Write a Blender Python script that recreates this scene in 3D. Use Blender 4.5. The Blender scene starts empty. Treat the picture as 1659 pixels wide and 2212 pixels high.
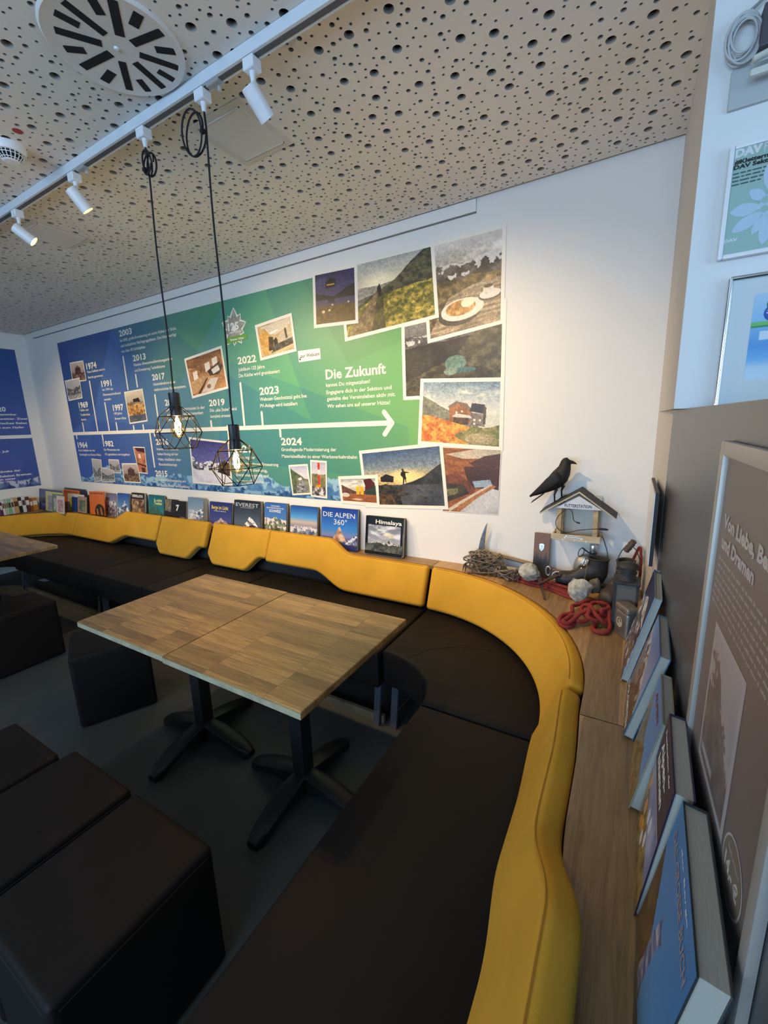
import bpy, bmesh, math, random
import numpy as np
from mathutils import Vector, Matrix, Euler

# ------------------------------------------------------------------ scene, camera, light
scene = bpy.context.scene
COL = scene.collection
random.seed(7)
CAM = Vector((0.0, 0.0, 1.60)); FPX = 913.1; CX, CY = 829.5, 1106.0
YAW, PIT, ROL = -.5318, -.20483, -.03296
_fw = Vector((math.sin(YAW)*math.cos(PIT), math.cos(YAW)*math.cos(PIT), math.sin(PIT)))
_r0 = Vector((math.cos(YAW), -math.sin(YAW), 0)); _u0 = _r0.cross(_fw)
RT = math.cos(ROL)*_r0 + math.sin(ROL)*_u0
UP = -math.sin(ROL)*_r0 + math.cos(ROL)*_u0
cd = bpy.data.cameras.new('camera'); co = bpy.data.objects.new('camera', cd); COL.objects.link(co)
co.matrix_world = Matrix(((RT.x, UP.x, -_fw.x, CAM.x), (RT.y, UP.y, -_fw.y, CAM.y), (RT.z, UP.z, -_fw.z, CAM.z), (0, 0, 0, 1)))
cd.sensor_fit = 'HORIZONTAL'; cd.sensor_width = 36; cd.lens = 36*FPX/1659; cd.clip_start = .02
scene.camera = co
vs = scene.view_settings
vs.view_transform = 'Standard'; vs.look = 'None'; vs.gamma = 1; vs.use_curve_mapping = False
vs.exposure = .92
w = bpy.data.worlds.new('world'); scene.world = w; w.use_nodes = True
w.node_tree.nodes['Background'].inputs[0].default_value = (.45, .62, 1, 1)
w.node_tree.nodes['Background'].inputs[1].default_value = .35

def light(name, kind, loc, energy, color, direction=None, parent=None, **kw):
    l = bpy.data.lights.new(name, kind); l.energy = energy; l.color = color
    for k, v in kw.items(): setattr(l, k, v)
    o = bpy.data.objects.new(name, l); COL.objects.link(o); o.location = loc
    if direction is not None: o.rotation_euler = Vector(direction).to_track_quat('-Z', 'Y').to_euler()
    if parent is not None:
        o.parent = parent
    return o
DAY = (.46, .71, 1.0); WARM = (1.0, .72, .38)
# daylight through the window of the far right wall and of the wall behind the camera
light('window_daylight', 'AREA', (2.93, -.55, 1.85), 21, DAY, (-1, .25, -.06), shape='RECTANGLE', size=2.3, size_y=1.5)
light('window_daylight', 'AREA', (-1.2, -2.93, 1.65), 70, DAY, (0, 1, -.05), shape='RECTANGLE', size=3.6, size_y=1.5)
E_SPOT = 44; E_BULB = 5.0; E_GRID = 24

def ray(x, y): return RT*((x-CX)/FPX) - UP*((y-CY)/FPX) + _fw
def onX(x, y, X): d = ray(x, y); return CAM + d*((X-CAM.x)/d.x)
def onY(x, y, Y): d = ray(x, y); return CAM + d*((Y-CAM.y)/d.y)
def onZ(x, y, Z): d = ray(x, y); return CAM + d*((Z-CAM.z)/d.z)
def px(p):
    d = Vector(p)-CAM; z = d.dot(_fw); return (CX+FPX*d.dot(RT)/z, CY-FPX*d.dot(UP)/z)

# ------------------------------------------------------------------ helpers
def s2l(c):
    out = []
    for v in c[:3]:
        v = v/255.0
        out.append(v/12.92 if v <= .04045 else ((v+.055)/1.055)**2.4)
    return tuple(out)
def rgb(*c): return s2l(c) + (1,)
MATS = {}
def mat(name, color, rough=.6, metal=0, spec=.5, noise=None, bump=None, coat=0, trans=0, ior=1.45, alpha=1, emit=None, sheen=0):
    """noise=(scale, amount, stretch) tints the base colour; bump=(scale, strength, stretch)"""
    if name in MATS: return MATS[name]
    m = bpy.data.materials.new(name); m.use_nodes = True; nt = m.node_tree; b = nt.nodes['Principled BSDF']
    c = tuple(color)[:3] + (1,)
    b.inputs['Base Color'].default_value = c
    b.inputs['Roughness'].default_value = rough; b.inputs['Metallic'].default_value = metal
    b.inputs['Specular IOR Level'].default_value = spec; b.inputs['Coat Weight'].default_value = coat
    b.inputs['Transmission Weight'].default_value = trans; b.inputs['IOR'].default_value = ior
    b.inputs['Sheen Weight'].default_value = sheen
    b.inputs['Alpha'].default_value = alpha
    if emit:
        b.inputs['Emission Color'].default_value = tuple(emit[0])+(1,); b.inputs['Emission Strength'].default_value = emit[1]
    def coords(st):
        tc = nt.nodes.new('ShaderNodeTexCoord'); mp = nt.nodes.new('ShaderNodeMapping'); mp.inputs['Scale'].default_value = st
        nt.links.new(tc.outputs['Object'], mp.inputs['Vector']); return mp.outputs['Vector']
    if noise:
        n = nt.nodes.new('ShaderNodeTexNoise'); n.inputs['Scale'].default_value = noise[0]; n.inputs['Detail'].default_value = 5
        nt.links.new(coords(noise[2] if len(noise) > 2 else (1, 1, 1)), n.inputs['Vector'])
        r = nt.nodes.new('ShaderNodeMapRange'); r.inputs[1].default_value = .3; r.inputs[2].default_value = .7
        r.inputs[3].default_value = 1-noise[1]; r.inputs[4].default_value = 1+noise[1]
        nt.links.new(n.outputs['Fac'], r.inputs[0])
        mx = nt.nodes.new('ShaderNodeVectorMath'); mx.operation = 'SCALE'; mx.inputs[0].default_value = c[:3]
        nt.links.new(r.outputs[0], mx.inputs['Scale']); nt.links.new(mx.outputs[0], b.inputs['Base Color'])
    if bump:
        n = nt.nodes.new('ShaderNodeTexNoise'); n.inputs['Scale'].default_value = bump[0]; n.inputs['Detail'].default_value = 4
        nt.links.new(coords(bump[2] if len(bump) > 2 else (1, 1, 1)), n.inputs['Vector'])
        bp = nt.nodes.new('ShaderNodeBump'); bp.inputs['Strength'].default_value = bump[1]; bp.inputs['Distance'].default_value = .004
        nt.links.new(n.outputs['Fac'], bp.inputs['Height']); nt.links.new(bp.outputs[0], b.inputs['Normal'])
    MATS[name] = m; return m
def vcol_mat(name='printed_picture', rough=.45):
    if name in MATS: return MATS[name]
    m = bpy.data.materials.new(name); m.use_nodes = True; nt = m.node_tree; b = nt.nodes['Principled BSDF']
    a = nt.nodes.new('ShaderNodeVertexColor'); a.layer_name = 'Col'
    nt.links.new(a.outputs[0], b.inputs['Base Color']); b.inputs['Roughness'].default_value = rough
    MATS[name] = m; return m

def thing(name, label, cat, loc=(0, 0, 0), group=None, rot=None):
    o = bpy.data.objects.new(name, None); COL.objects.link(o); o.location = loc
    o.empty_display_size = .05
    o['label'] = label; o['category'] = cat
    if group: o['group'] = group
    if rot: o.rotation_euler = rot
    return o
def tag(o, label, cat, group=None, kind=None):
    o['label'] = label; o['category'] = cat
    if group: o['group'] = group
    if kind: o['kind'] = kind
    return o
def base_of(p):
    while p.parent: p = p.parent
    return Vector(p.location)
def obj(name, me, m, parent=None, local=False, smooth=None, label=None):
    """link a bmesh or mesh as one object; vertices in world space unless local"""
    if isinstance(me, bmesh.types.BMesh):
        bm = me; me = bpy.data.meshes.new(name); bmesh.ops.recalc_face_normals(bm, faces=bm.faces[:]) if bm.faces else None
        bm.to_mesh(me); bm.free()
    if m is not None:
        if isinstance(m, (list, tuple)):
            for k in m: me.materials.append(k)
        else: me.materials.append(m)
    o = bpy.data.objects.new(name, me); COL.objects.link(o)
    if parent is not None:
        o.parent = parent
        if not local: me.transform(Matrix.Translation(-base_of(parent)))
    elif not local and len(me.vertices) and name.split('.')[0] not in ('ceiling',):
        # origin at the bottom centre of the thing
        co_ = np.empty(len(me.vertices)*3); me.vertices.foreach_get('co', co_); co_ = co_.reshape(-1, 3)
        c = Vector(((co_[:, 0].min()+co_[:, 0].max())/2, (co_[:, 1].min()+co_[:, 1].max())/2, co_[:, 2].min()))
        me.transform(Matrix.Translation(-c)); o.location = c
    if smooth:
        me.polygons.foreach_set('use_smooth', [True]*len(me.polygons))
        if smooth is not True:
            try: me.set_sharp_from_angle(angle=math.radians(smooth))
            except Exception: pass
    if label: o['label'] = label
    return o
def struct(name, me, m, parent=None, smooth=None):
    o = obj(name, me, m, parent, smooth=smooth); 
    if parent is None: o['kind'] = 'structure'
    return o
def box(bm, lo, hi, bevel=0, seg=2, M=None):
    b2 = bmesh.new(); v = bmesh.ops.create_cube(b2, size=1)['verts']
    for q in v: q.co = Vector([(lo[i]+hi[i])/2 + q.co[i]*(hi[i]-lo[i]) for i in range(3)])
    if bevel: bmesh.ops.bevel(b2, geom=b2.edges[:], offset=bevel, segments=seg, affect='EDGES', profile=.6)
    if M is not None: bmesh.ops.transform(b2, matrix=M, verts=b2.verts[:])
    me = bpy.data.meshes.new('t'); b2.to_mesh(me); b2.free(); bm.from_mesh(me); bpy.data.meshes.remove(me); return bm
def B(lo, hi, bevel=0, seg=2, M=None): return box(bmesh.new(), lo, hi, bevel, seg, M)
def loft(bm, rings, close_ends=True, closed=False):
    V = [[bm.verts.new(p) for p in r] for r in rings]; n = len(V[0])
    R_ = len(V)
    for i in range(R_ if closed else R_-1):
        a, b = V[i], V[(i+1) % R_]
        for j in range(n): bm.faces.new((a[j], a[(j+1) % n], b[(j+1) % n], b[j]))
    if close_ends and not closed:
        bm.faces.new(V[0][::-1]); bm.faces.new(V[-1])
    return bm
def tube(bm, pts, r, n=8, closed=False, flat=1.0):
    pts = [Vector(p) for p in pts]; N = len(pts)
    rr = r if isinstance(r, (list, tuple)) else [r]*N
    t0 = (pts[1]-pts[0]).normalized(); up = Vector((0, 0, 1)) if abs(t0.z) < .9 else Vector((1, 0, 0))
    nrm = t0.cross(up).normalized(); rings = []
    for i, p in enumerate(pts):
        if closed: t = (pts[(i+1) % N]-pts[i-1]).normalized()
        else: t = (pts[min(i+1, N-1)]-pts[max(i-1, 0)]).normalized()
        nrm = (nrm - t*nrm.dot(t))
        nrm = nrm.normalized() if nrm.length > 1e-6 else t.orthogonal().normalized()
        bn = t.cross(nrm)
        rings.append([p + nrm*(math.cos(2*math.pi*k/n)*rr[i]) + bn*(math.sin(2*math.pi*k/n)*rr[i]*flat) for k in range(n)])
    return loft(bm, rings, closed=closed)
def lathe(bm, prof, c=(0, 0, 0), n=24, axis=None):
    """prof = [(r, z)] around z (or around axis direction)"""
    q = Vector((0, 0, 1)).rotation_difference(Vector(axis).normalized()) if axis is not None else None
    rings = []
    for r, z in prof:
        ring = []
        for k in range(n):
            v = Vector((max(r, 1e-5)*math.cos(2*math.pi*k/n), max(r, 1e-5)*math.sin(2*math.pi*k/n), z))
            if q: v = q @ v
            ring.append(v + Vector(c))
        rings.append(ring)
    return loft(bm, rings)
def smooth_pts(pts, k=6):
    """Catmull-Rom through points"""
    P = [Vector(p) for p in pts]; out = []
    for i in range(len(P)-1):
        p0 = P[max(i-1, 0)]; p1 = P[i]; p2 = P[i+1]; p3 = P[min(i+2, len(P)-1)]
        for j in range(k):
            t = j/k
            out.append(.5*((2*p1) + (p2-p0)*t + (2*p0-5*p1+4*p2-p3)*t*t + (3*p1-p0-3*p2+p3)*t**3))
    out.append(P[-1]); return out
def poly(bm, pts): return bm.faces.new([bm.verts.new(Vector(p)) for p in pts])

# ------------------------------------------------------------------ flat text and pictures
class Plane:
    """a flat surface: origin, u (reading direction), v (up); n towards the viewer"""
    def __init__(s, o, u, v):
        s.o = Vector(o); s.u = Vector(u).normalized(); s.v = Vector(v).normalized(); s.n = s.u.cross(s.v)
    def at(s, x, y, lift=0):
        d = ray(x, y); o = s.o + s.n*lift; t = (o-CAM).dot(s.n)/d.dot(s.n); return CAM + d*t
    def uv(s, x, y): p = s.at(x, y)-s.o; return p.dot(s.u), p.dot(s.v)
    def P(s, u, v, lift=0): return s.o + s.u*u + s.v*v + s.n*lift
    def u_at(s, xpx, v):
        lo, hi = -9, 9
        a = px(s.P(lo, v)) if (s.P(lo, v)-CAM).dot(_fw) > .05 else None
        # linear-fractional: bisection on u
        f = lambda u: px(s.P(u, v))[0] - xpx
        best = None
        u0 = s.uv(xpx, px(s.P(0, v))[1])[0]
        for _ in range(12):
            y = px(s.P(u0, v))[1]; u0 = s.uv(xpx, y)[0]
        return u0
def bm_extrude_text(txt, bold=0.0, res=2):
    c = bpy.data.curves.new('t', 'FONT'); c.body = txt; c.size = 1; c.resolution_u = res; c.offset = bold; c.align_x = 'LEFT'
    o = bpy.data.objects.new('t', c); COL.objects.link(o); dg = bpy.context.evaluated_depsgraph_get(); dg.update()
    me = bpy.data.meshes.new_from_object(o.evaluated_get(dg)); bpy.data.objects.remove(o); bpy.data.curves.remove(c); return me
def text_mesh(txt, pl, u, v, width=None, height=.02, bold=.02, lift=.0012, slant=0, vertical=False):
    """height = cap height; width None keeps proportions"""
    me = bm_extrude_text(txt, bold)
    co_ = np.empty(len(me.vertices)*3); me.vertices.foreach_get('co', co_); co_ = co_.reshape(-1, 3)
    if len(co_) == 0: return me
    x0, x1 = co_[:, 0].min(), co_[:, 0].max(); sy = height/.70
    sx = sy if width is None else width/(x1-x0)
    uu = (co_[:, 0]-x0)*sx + u + slant*co_[:, 1]*sy; vv = co_[:, 1]*sy + v
    o = np.array(pl.o + pl.n*lift); U = np.array(pl.u); V = np.array(pl.v)
    W = o + uu[:, None]*U + vv[:, None]*V
    me.vertices.foreach_set('co', W.ravel()); me.update(); return me
def text(name, txt, pl, u, v, m, parent, width=None, height=.02, bold=.02, lift=.0012, slant=0):
    return obj(name, text_mesh(txt, pl, u, v, width, height, bold, lift, slant), m, parent)
def ptext(name, txt, pl, xl, yl, xr, hpx, m, parent, bold=.02, lift=.0012):
    """line of text whose baseline starts at the surface point seen at (xl, yl)"""
    u, v = pl.uv(xl, yl); u2 = pl.u_at(xr, v); h = pl.uv(xl, yl-hpx)[1]-v
    return text(name, txt, pl, u, v, m, parent, abs(u2-u), h, bold, lift)
def join_meshes(mes):
    bm = bmesh.new()
    for me in mes: bm.from_mesh(me); bpy.data.meshes.remove(me)
    return bm

def _vn(x, y, seed):
    xi = np.floor(x).astype(int); yi = np.floor(y).astype(int); fx = x-xi; fy = y-yi
    fx = fx*fx*(3-2*fx); fy = fy*fy*(3-2*fy)
    def h(a, b):
        n = (a*374761393 + b*668265263 + seed*974711) & 0x7fffffff
        n = ((n ^ (n >> 13))*1274126177) & 0x7fffffff
        return ((n ^ (n >> 16)) & 0xffff)/65535.0
    return (h(xi, yi)*(1-fx)+h(xi+1, yi)*fx)*(1-fy) + (h(xi, yi+1)*(1-fx)+h(xi+1, yi+1)*fx)*fy
def fbm(x, y, seed=0, o=5, g=.55):
    s = 0; a = 1; t = 0
    for i in range(o): s = s + a*_vn(x*2**i, y*2**i, seed+i*17); t += a; a *= g
    return s/t
class Cv:
    """small painted picture, colours in sRGB 0-255, u right, v down"""
    def __init__(s, w, h, base=(200, 200, 200)):
        s.w, s.h = w, h; s.v, s.u = np.mgrid[0:h, 0:w]; s.u = s.u/(w-1.0); s.v = s.v/(h-1.0)
        s.a = np.ones((h, w, 3))*np.array(base, float); s.asp = w/h
    def grad(s, stops, mask=None):
        vv = s.v; c = np.stack([np.interp(vv, [t for t, _ in stops], [k[i] for _, k in stops]) for i in range(3)], -1)
        s.put(c, mask); return s
    def gradu(s, stops, mask=None):
        c = np.stack([np.interp(s.u, [t for t, _ in stops], [k[i] for _, k in stops]) for i in range(3)], -1); s.put(c, mask); return s
    def put(s, c, mask=None):
        c = np.broadcast_to(np.array(c, float), s.a.shape)
        if mask is None: s.a[:] = c
        else:
            m = mask.astype(float)[..., None]; s.a[:] = s.a*(1-m)+c*m
    def n(s, f, seed, o=5, fy=None): return fbm(s.u*f*s.asp, s.v*(fy or f), seed, o)
    def tex(s, mask, c1, c2, f=8, seed=1, k=2.2, fy=None):
        t = np.clip((s.n(f, seed, 5, fy)-.5)*k+.5, 0, 1)[..., None]
        s.put(np.array(c1)*(1-t)+np.array(c2)*t, mask); return s
    def ridge(s, base, amp, f, seed, c1, c2, tf=10, snow=None, snowline=.5, shape=None, lo=1.0):
        h = base - amp*(fbm(s.u*f, s.u*0+seed*3.1, seed, 6, .5)-.5)*2
        if shape is not None: h = h + np.interp(s.u, [p[0] for p in shape], [p[1] for p in shape])
        m = (s.v > h) & (s.v < lo)
        s.tex(m, c1, c2, tf, seed+5, 3)
        if snow is not None:
            d = s.v-h; q = s.n(tf*1.3, seed+9)
            s.put(snow, m & (q > .42+(d/snowline)*.35) & (d < snowline))
        return s
    def poly(s, pts, c, seed=None, c2=None, f=10, fy=None):
        m = np.zeros(s.u.shape, bool); x, y = s.u, s.v
        j = len(pts)-1
        for i in range(len(pts)):
            xi, yi = pts[i]; xj, yj = pts[j]
            if yi != yj: m ^= ((yi > y) != (yj > y)) & (x < (xj-xi)*(y-yi)/(yj-yi)+xi)
            j = i
        if c2 is not None: s.tex(m, c, c2, f, seed or 1, 2.5, fy)
        else: s.put(c, m)
        return s
    def ell(s, cx, cy, rx, ry, c, c2=None, soft=False, seed=3):
        d = ((s.u-cx)/rx)**2+((s.v-cy)/ry)**2
        if soft: s.put(c, np.clip(1-d, 0, 1)**1.0)
        elif c2 is not None: s.tex(d < 1, c, c2, 14, seed, 2.5)
        else: s.put(c, d < 1)
        return s
    def clouds(s, c, f=4, seed=2, th=.5, v0=0, v1=.6):
        q = np.clip((s.n(f, seed, 5, f*2.2)-th)*5, 0, 1)*np.clip((s.v-v0)*8, 0, 1)*np.clip((v1-s.v)*5, 0, 1); s.put(c, q); return s
def pic(name, cv, TL, TR, BR, BL, parent, local=False, m=None, gain=1.0):
    h, w_ = cv.h, cv.w; TL, TR, BR, BL = [np.array(p, float) for p in (TL, TR, BR, BL)]
    u = cv.u[..., None]; v = cv.v[..., None]
    P = (TL*(1-u)+TR*u)*(1-v)+(BL*(1-u)+BR*u)*v
    me = bpy.data.meshes.new(name); i = np.arange(h*w_).reshape(h, w_)
    f = np.stack([i[:-1, :-1], i[1:, :-1], i[1:, 1:], i[:-1, 1:]], -1).reshape(-1, 4)
    me.vertices.add(h*w_); me.vertices.foreach_set('co', P.ravel())
    me.loops.add(f.size); me.loops.foreach_set('vertex_index', f.ravel().astype(np.int32))
    me.polygons.add(len(f)); me.polygons.foreach_set('loop_start', np.arange(0, f.size, 4, dtype=np.int32)); me.polygons.foreach_set('loop_total', np.full(len(f), 4, dtype=np.int32))
    me.update(calc_edges=True)
    a = np.clip(cv.a/255.0, 0, 1); a = np.where(a <= .04045, a/12.92, ((a+.055)/1.055)**2.4)*gain
    c = np.ones((h*w_, 4)); c[:, :3] = a.reshape(-1, 3)
    ca = me.color_attributes.new('Col', 'FLOAT_COLOR', 'POINT'); ca.data.foreach_set('color', c.ravel())
    return obj(name, me, m or vcol_mat(), parent, local=local)

# ------------------------------------------------------------------ materials
M_wall = mat('white_wall_paint', (.80, .79, .76), .75, bump=(60, .05))
M_ceil = mat('perforated_plaster', (.76, .72, .655), .9, bump=(160, .08))
M_black = mat('black_void', (.012, .012, .013), .95)
M_floor = mat('dark_grey_flooring', (.056, .057, .054), .5, noise=(3, .16), bump=(90, .04))
M_leather = mat('dark_brown_upholstery', (.0075, .0058, .0052), .62, spec=.22, noise=(4, .12), bump=(450, .05))
M_yellow = mat('mustard_wool_fabric', (.58, .315, .036), .92, spec=.15, noise=(5, .07), bump=(500, .12))
M_piping = mat('grey_green_edge_fabric', (.16, .15, .09), .9)
M_bmetal = mat('black_powder_coated_metal', (.010, .010, .011), .45)
M_white = mat('white_enamel', (.78, .80, .82), .35)
M_print_white = mat('white_print', (.80, .80, .78), .5)
M_print_cream = mat('cream_white_print', (.82, .80, .72), .5)
M_dark_print = mat('black_print', (.02, .02, .022), .5)
M_alu = mat('brushed_aluminium', (.46, .43, .39), .48, .45)
M_greypanel = mat('grey_laminate', (.115, .108, .108), .33, spec=.45)
def wood_mat(name, c1, c2, brick=None, axis=0, rough=.42):
    m = bpy.data.materials.new(name); m.use_nodes = True; nt = m.node_tree; b = nt.nodes['Principled BSDF']
    N = nt.nodes.new; L = nt.links.new
    tc = N('ShaderNodeTexCoord'); mp = N('ShaderNodeMapping'); L(tc.outputs['Object'], mp.inputs['Vector'])
    if axis == 1: mp.inputs['Rotation'].default_value = (0, 0, math.pi/2)
    g = N('ShaderNodeMapping'); g.inputs['Scale'].default_value = (2.2, 26, 26); L(mp.outputs[0], g.inputs['Vector'])
    n = N('ShaderNodeTexNoise'); n.inputs['Scale'].default_value = 2.2; n.inputs['Detail'].default_value = 7; n.inputs['Distortion'].default_value = 1.6
    rp = N('ShaderNodeValToRGB'); rp.color_ramp.elements[0].position = .3; rp.color_ramp.elements[1].position = .72
    rp.color_ramp.elements[0].color = tuple(c1)+(1,); rp.color_ramp.elements[1].color = tuple(c2)+(1,)
    if brick:
        br = N('ShaderNodeTexBrick'); br.inputs['Scale'].default_value = 1; br.inputs['Brick Width'].default_value = brick[0]; br.inputs['Row Height'].default_value = brick[1]
        br.inputs['Mortar Size'].default_value = brick[2]; br.inputs['Mortar Smooth'].default_value = .2; br.inputs['Bias'].default_value = 0
        br.inputs['Color1'].default_value = (.66, .66, .66, 1); br.inputs['Color2'].default_value = (1.22, 1.22, 1.22, 1); br.inputs['Mortar'].default_value = (.4, .36, .3, 1)
        br.offset = .37; br.offset_frequency = 1
        L(mp.outputs[0], br.inputs['Vector'])
        # shift the grain per board
        ad = N('ShaderNodeVectorMath'); ad.operation = 'MULTIPLY_ADD'; L(br.outputs['Color'], ad.inputs[0]); ad.inputs[1].default_value = (9, 17, 31); L(g.outputs[0], ad.inputs[2])
        L(ad.outputs[0], n.inputs['Vector'])
        mul = N('ShaderNodeMixRGB'); mul.blend_type = 'MULTIPLY'; mul.inputs[0].default_value = 1
        L(n.outputs['Fac'], rp.inputs[0]); L(rp.outputs[0], mul.inputs[1]); L(br.outputs['Color'], mul.inputs[2]); L(mul.outputs[0], b.inputs['Base Color'])
    else:
        L(g.outputs[0], n.inputs['Vector']); L(n.outputs['Fac'], rp.inputs[0]); L(rp.outputs[0], b.inputs['Base Color'])
    b.inputs['Roughness'].default_value = rough
    bp = N('ShaderNodeBump'); bp.inputs['Strength'].default_value = .12; bp.inputs['Distance'].default_value = .002
    L(n.outputs['Fac'], bp.inputs['Height']); L(bp.outputs[0], b.inputs['Normal'])
    return m
M_table = wood_mat('oak_butcher_block', (.19, .120, .046), (.35, .238, .100), (.30, .047, .0008), 0, .38)
M_shelf = wood_mat('oak_veneer', (.27, .150, .058), (.44, .265, .112), (6.0, .12, .0002), 0, .42)
M_shelfY = wood_mat('oak_veneer_lengthwise', (.27, .150, .058), (.44, .265, .112), (6.0, .12, .0002), 1, .42)
M_edge = mat('pale_wood_edge', (.42, .36, .24), .5, noise=(30, .2))

# ------------------------------------------------------------------ room shell
XL, YB, ZC = -6.37, 2.50, 2.773
WX = .0985; WXR = .1218     # right wall strip, slightly skewed
YR = 1.61; YRL = 1.933; ZP = 1.617  # blue-lit return wall
struct('floor', B((XL-.1, -3.1, -.10), (3.1, YB+.1, 0)), M_floor)
struct('wall_back', B((XL-.1, YB, 0), (.4, YB+.12, ZC+.2)), M_wall)
struct('wall_left', B((XL-.12, -3.0, 0), (XL, YB, ZC+.2)), M_wall)
M_strip = mat('warm_grey_wall_paint', (.60, .57, .53), .75)
bm = bmesh.new()
loft(bm, [[(WX, YB, 0), (WXR, YRL, 0), (.30, YRL, 0), (.30, YB, 0)], [(WX, YB, ZP), (WXR, YRL, ZP), (.30, YRL, ZP), (.30, YB, ZP)]])
struct('wall_right', bm, M_strip)
bm = bmesh.new()
loft(bm, [[(WX, YB, ZP), (.1015, YR+.001, ZP), (.30, YR+.001, ZP), (.30, YB, ZP)], [(WX, YB, ZC+.2), (.1015, YR+.001, ZC+.2), (.30, YR+.001, ZC+.2), (.30, YB, ZC+.2)]])
struct('wall_right', bm, M_strip)
M_ret = mat('white_wall_paint_return', (.74, .76, .76), .7)
struct('wall_return', B((.1018, YR, ZP), (3.1, YR+.12, ZC+.2)), M_ret)
struct('wall_return', B((WXR+.03, YRL, 0), (3.1, YRL+.12, ZP)), M_ret)
# walls behind the camera, with the window openings the daylight comes through
bm = bmesh.new(); box(bm, (XL, -3.1, 0), (3.1, -3.0, 1.0)); box(bm, (XL, -3.1, 2.5), (3.1, -3.0, ZC+.2)); box(bm, (XL, -3.1, 1.0), (-3.0, -3.0, 2.5)); box(bm, (.6, -3.1, 1.0), (3.1, -3.0, 2.5))
struct('wall_front', bm, M_wall)
bm = bmesh.new(); box(bm, (3.0, -3.0, 0), (3.1, YR, 1.1)); box(bm, (3.0, -3.0, 2.6), (3.1, YR, ZC+.2)); box(bm, (3.0, -3.0, 1.1), (3.1, -1.7, 2.6)); box(bm, (3.0, .6, 1.1), (3.1, YR, 2.6))
struct('wall_far_right', bm, M_wall)

# perforated ceiling: one tile with real holes of three sizes, repeated
T = .60
def hole_tile():
    rnd = random.Random(11); placed = []
    def put(r, n, gap, tries=4000):
        k = 0
        while k < n and tries:
            tries -= 1; x, y = rnd.uniform(0, T), rnd.uniform(0, T); ok = True
            if not (r+.001 < x < T-r-.001 and r+.001 < y < T-r-.001): continue
            for (a, b, c) in placed:
                dx = min(abs(a-x), T-abs(a-x)); dy = min(abs(b-y), T-abs(b-y))
                if math.hypot(dx, dy) < r+c+gap*(1 if c == r else .45): ok = False; break
            if ok: placed.append((x, y, r)); k += 1
    put(.016, 20, .066); put(.0085, 50, .034); put(.005, 150, .020, 9000)
    c = bpy.data.curves.new('t', 'CURVE'); c.dimensions = '2D'; c.fill_mode = 'BOTH'; c.extrude = .008
    def spl(pts):
        s = c.splines.new('POLY'); s.points.add(len(pts)-1)
        for p, q in zip(s.points, pts): p.co = (q[0], q[1], 0, 1)
        s.use_cyclic_u = True
    spl([(0, 0), (T, 0), (T, T), (0, T)])
    for x, y, r in placed:
        k = 20 if r > .01 else (14 if r > .006 else 10)
        spl([(x+r*math.cos(2*math.pi*i/k), y+r*math.sin(2*math.pi*i/k)) for i in range(k)])
    o = bpy.data.objects.new('t', c); COL.objects.link(o); dg = bpy.context.evaluated_depsgraph_get(); dg.update()
    me = bpy.data.meshes.new_from_object(o.evaluated_get(dg)); bpy.data.objects.remove(o); return me
tile = hole_tile()
tile.materials.append(M_ceil); tile.materials.append(mat('shaded_hole_wall', (.34, .32, .29), .95))  # hole walls darker than the plaster: shade put into the colour
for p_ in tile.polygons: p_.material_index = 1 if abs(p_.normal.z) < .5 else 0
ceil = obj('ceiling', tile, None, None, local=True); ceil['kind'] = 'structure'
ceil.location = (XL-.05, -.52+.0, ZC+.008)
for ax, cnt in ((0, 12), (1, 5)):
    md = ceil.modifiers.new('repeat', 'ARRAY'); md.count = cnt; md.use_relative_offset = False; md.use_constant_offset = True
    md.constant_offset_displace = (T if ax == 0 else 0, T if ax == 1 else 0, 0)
bm = bmesh.new(); box(bm, (XL-.1, -3.1, ZC), (3.1, -.52, ZC+.1)); box(bm, (XL-.05+12*T, -.52, ZC), (3.1, YB, ZC+.1))
struct('ceiling', bm, M_ceil)
struct('ceiling', B((XL-.1, -.52, ZC+.10), (3.1, YB+.1, ZC+.14)), M_black)
# ceiling_edge picture rail under the ceiling along the mural wall
a = onY(1028, 432, YB-.012)
struct('trim_1', B((XL+.25, YB-.012, ZC-.062), (a.x, YB, ZC)), M_wall)
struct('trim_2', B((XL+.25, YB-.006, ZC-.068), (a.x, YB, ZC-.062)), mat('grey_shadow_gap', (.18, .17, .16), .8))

PM = Plane((0, YB-.0015, 0), (1, 0, 0), (0, 0, 1))            # mural wall, u = X, v = Z
PLW = Plane((XL+.0015, 0, 0), (0, 1, 0), (0, 0, 1))            # left wall, reading towards +Y
PR = Plane((.102, YR-.0015, 0), (1, 0, 0), (0, 0, 1))          # return wall

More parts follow.
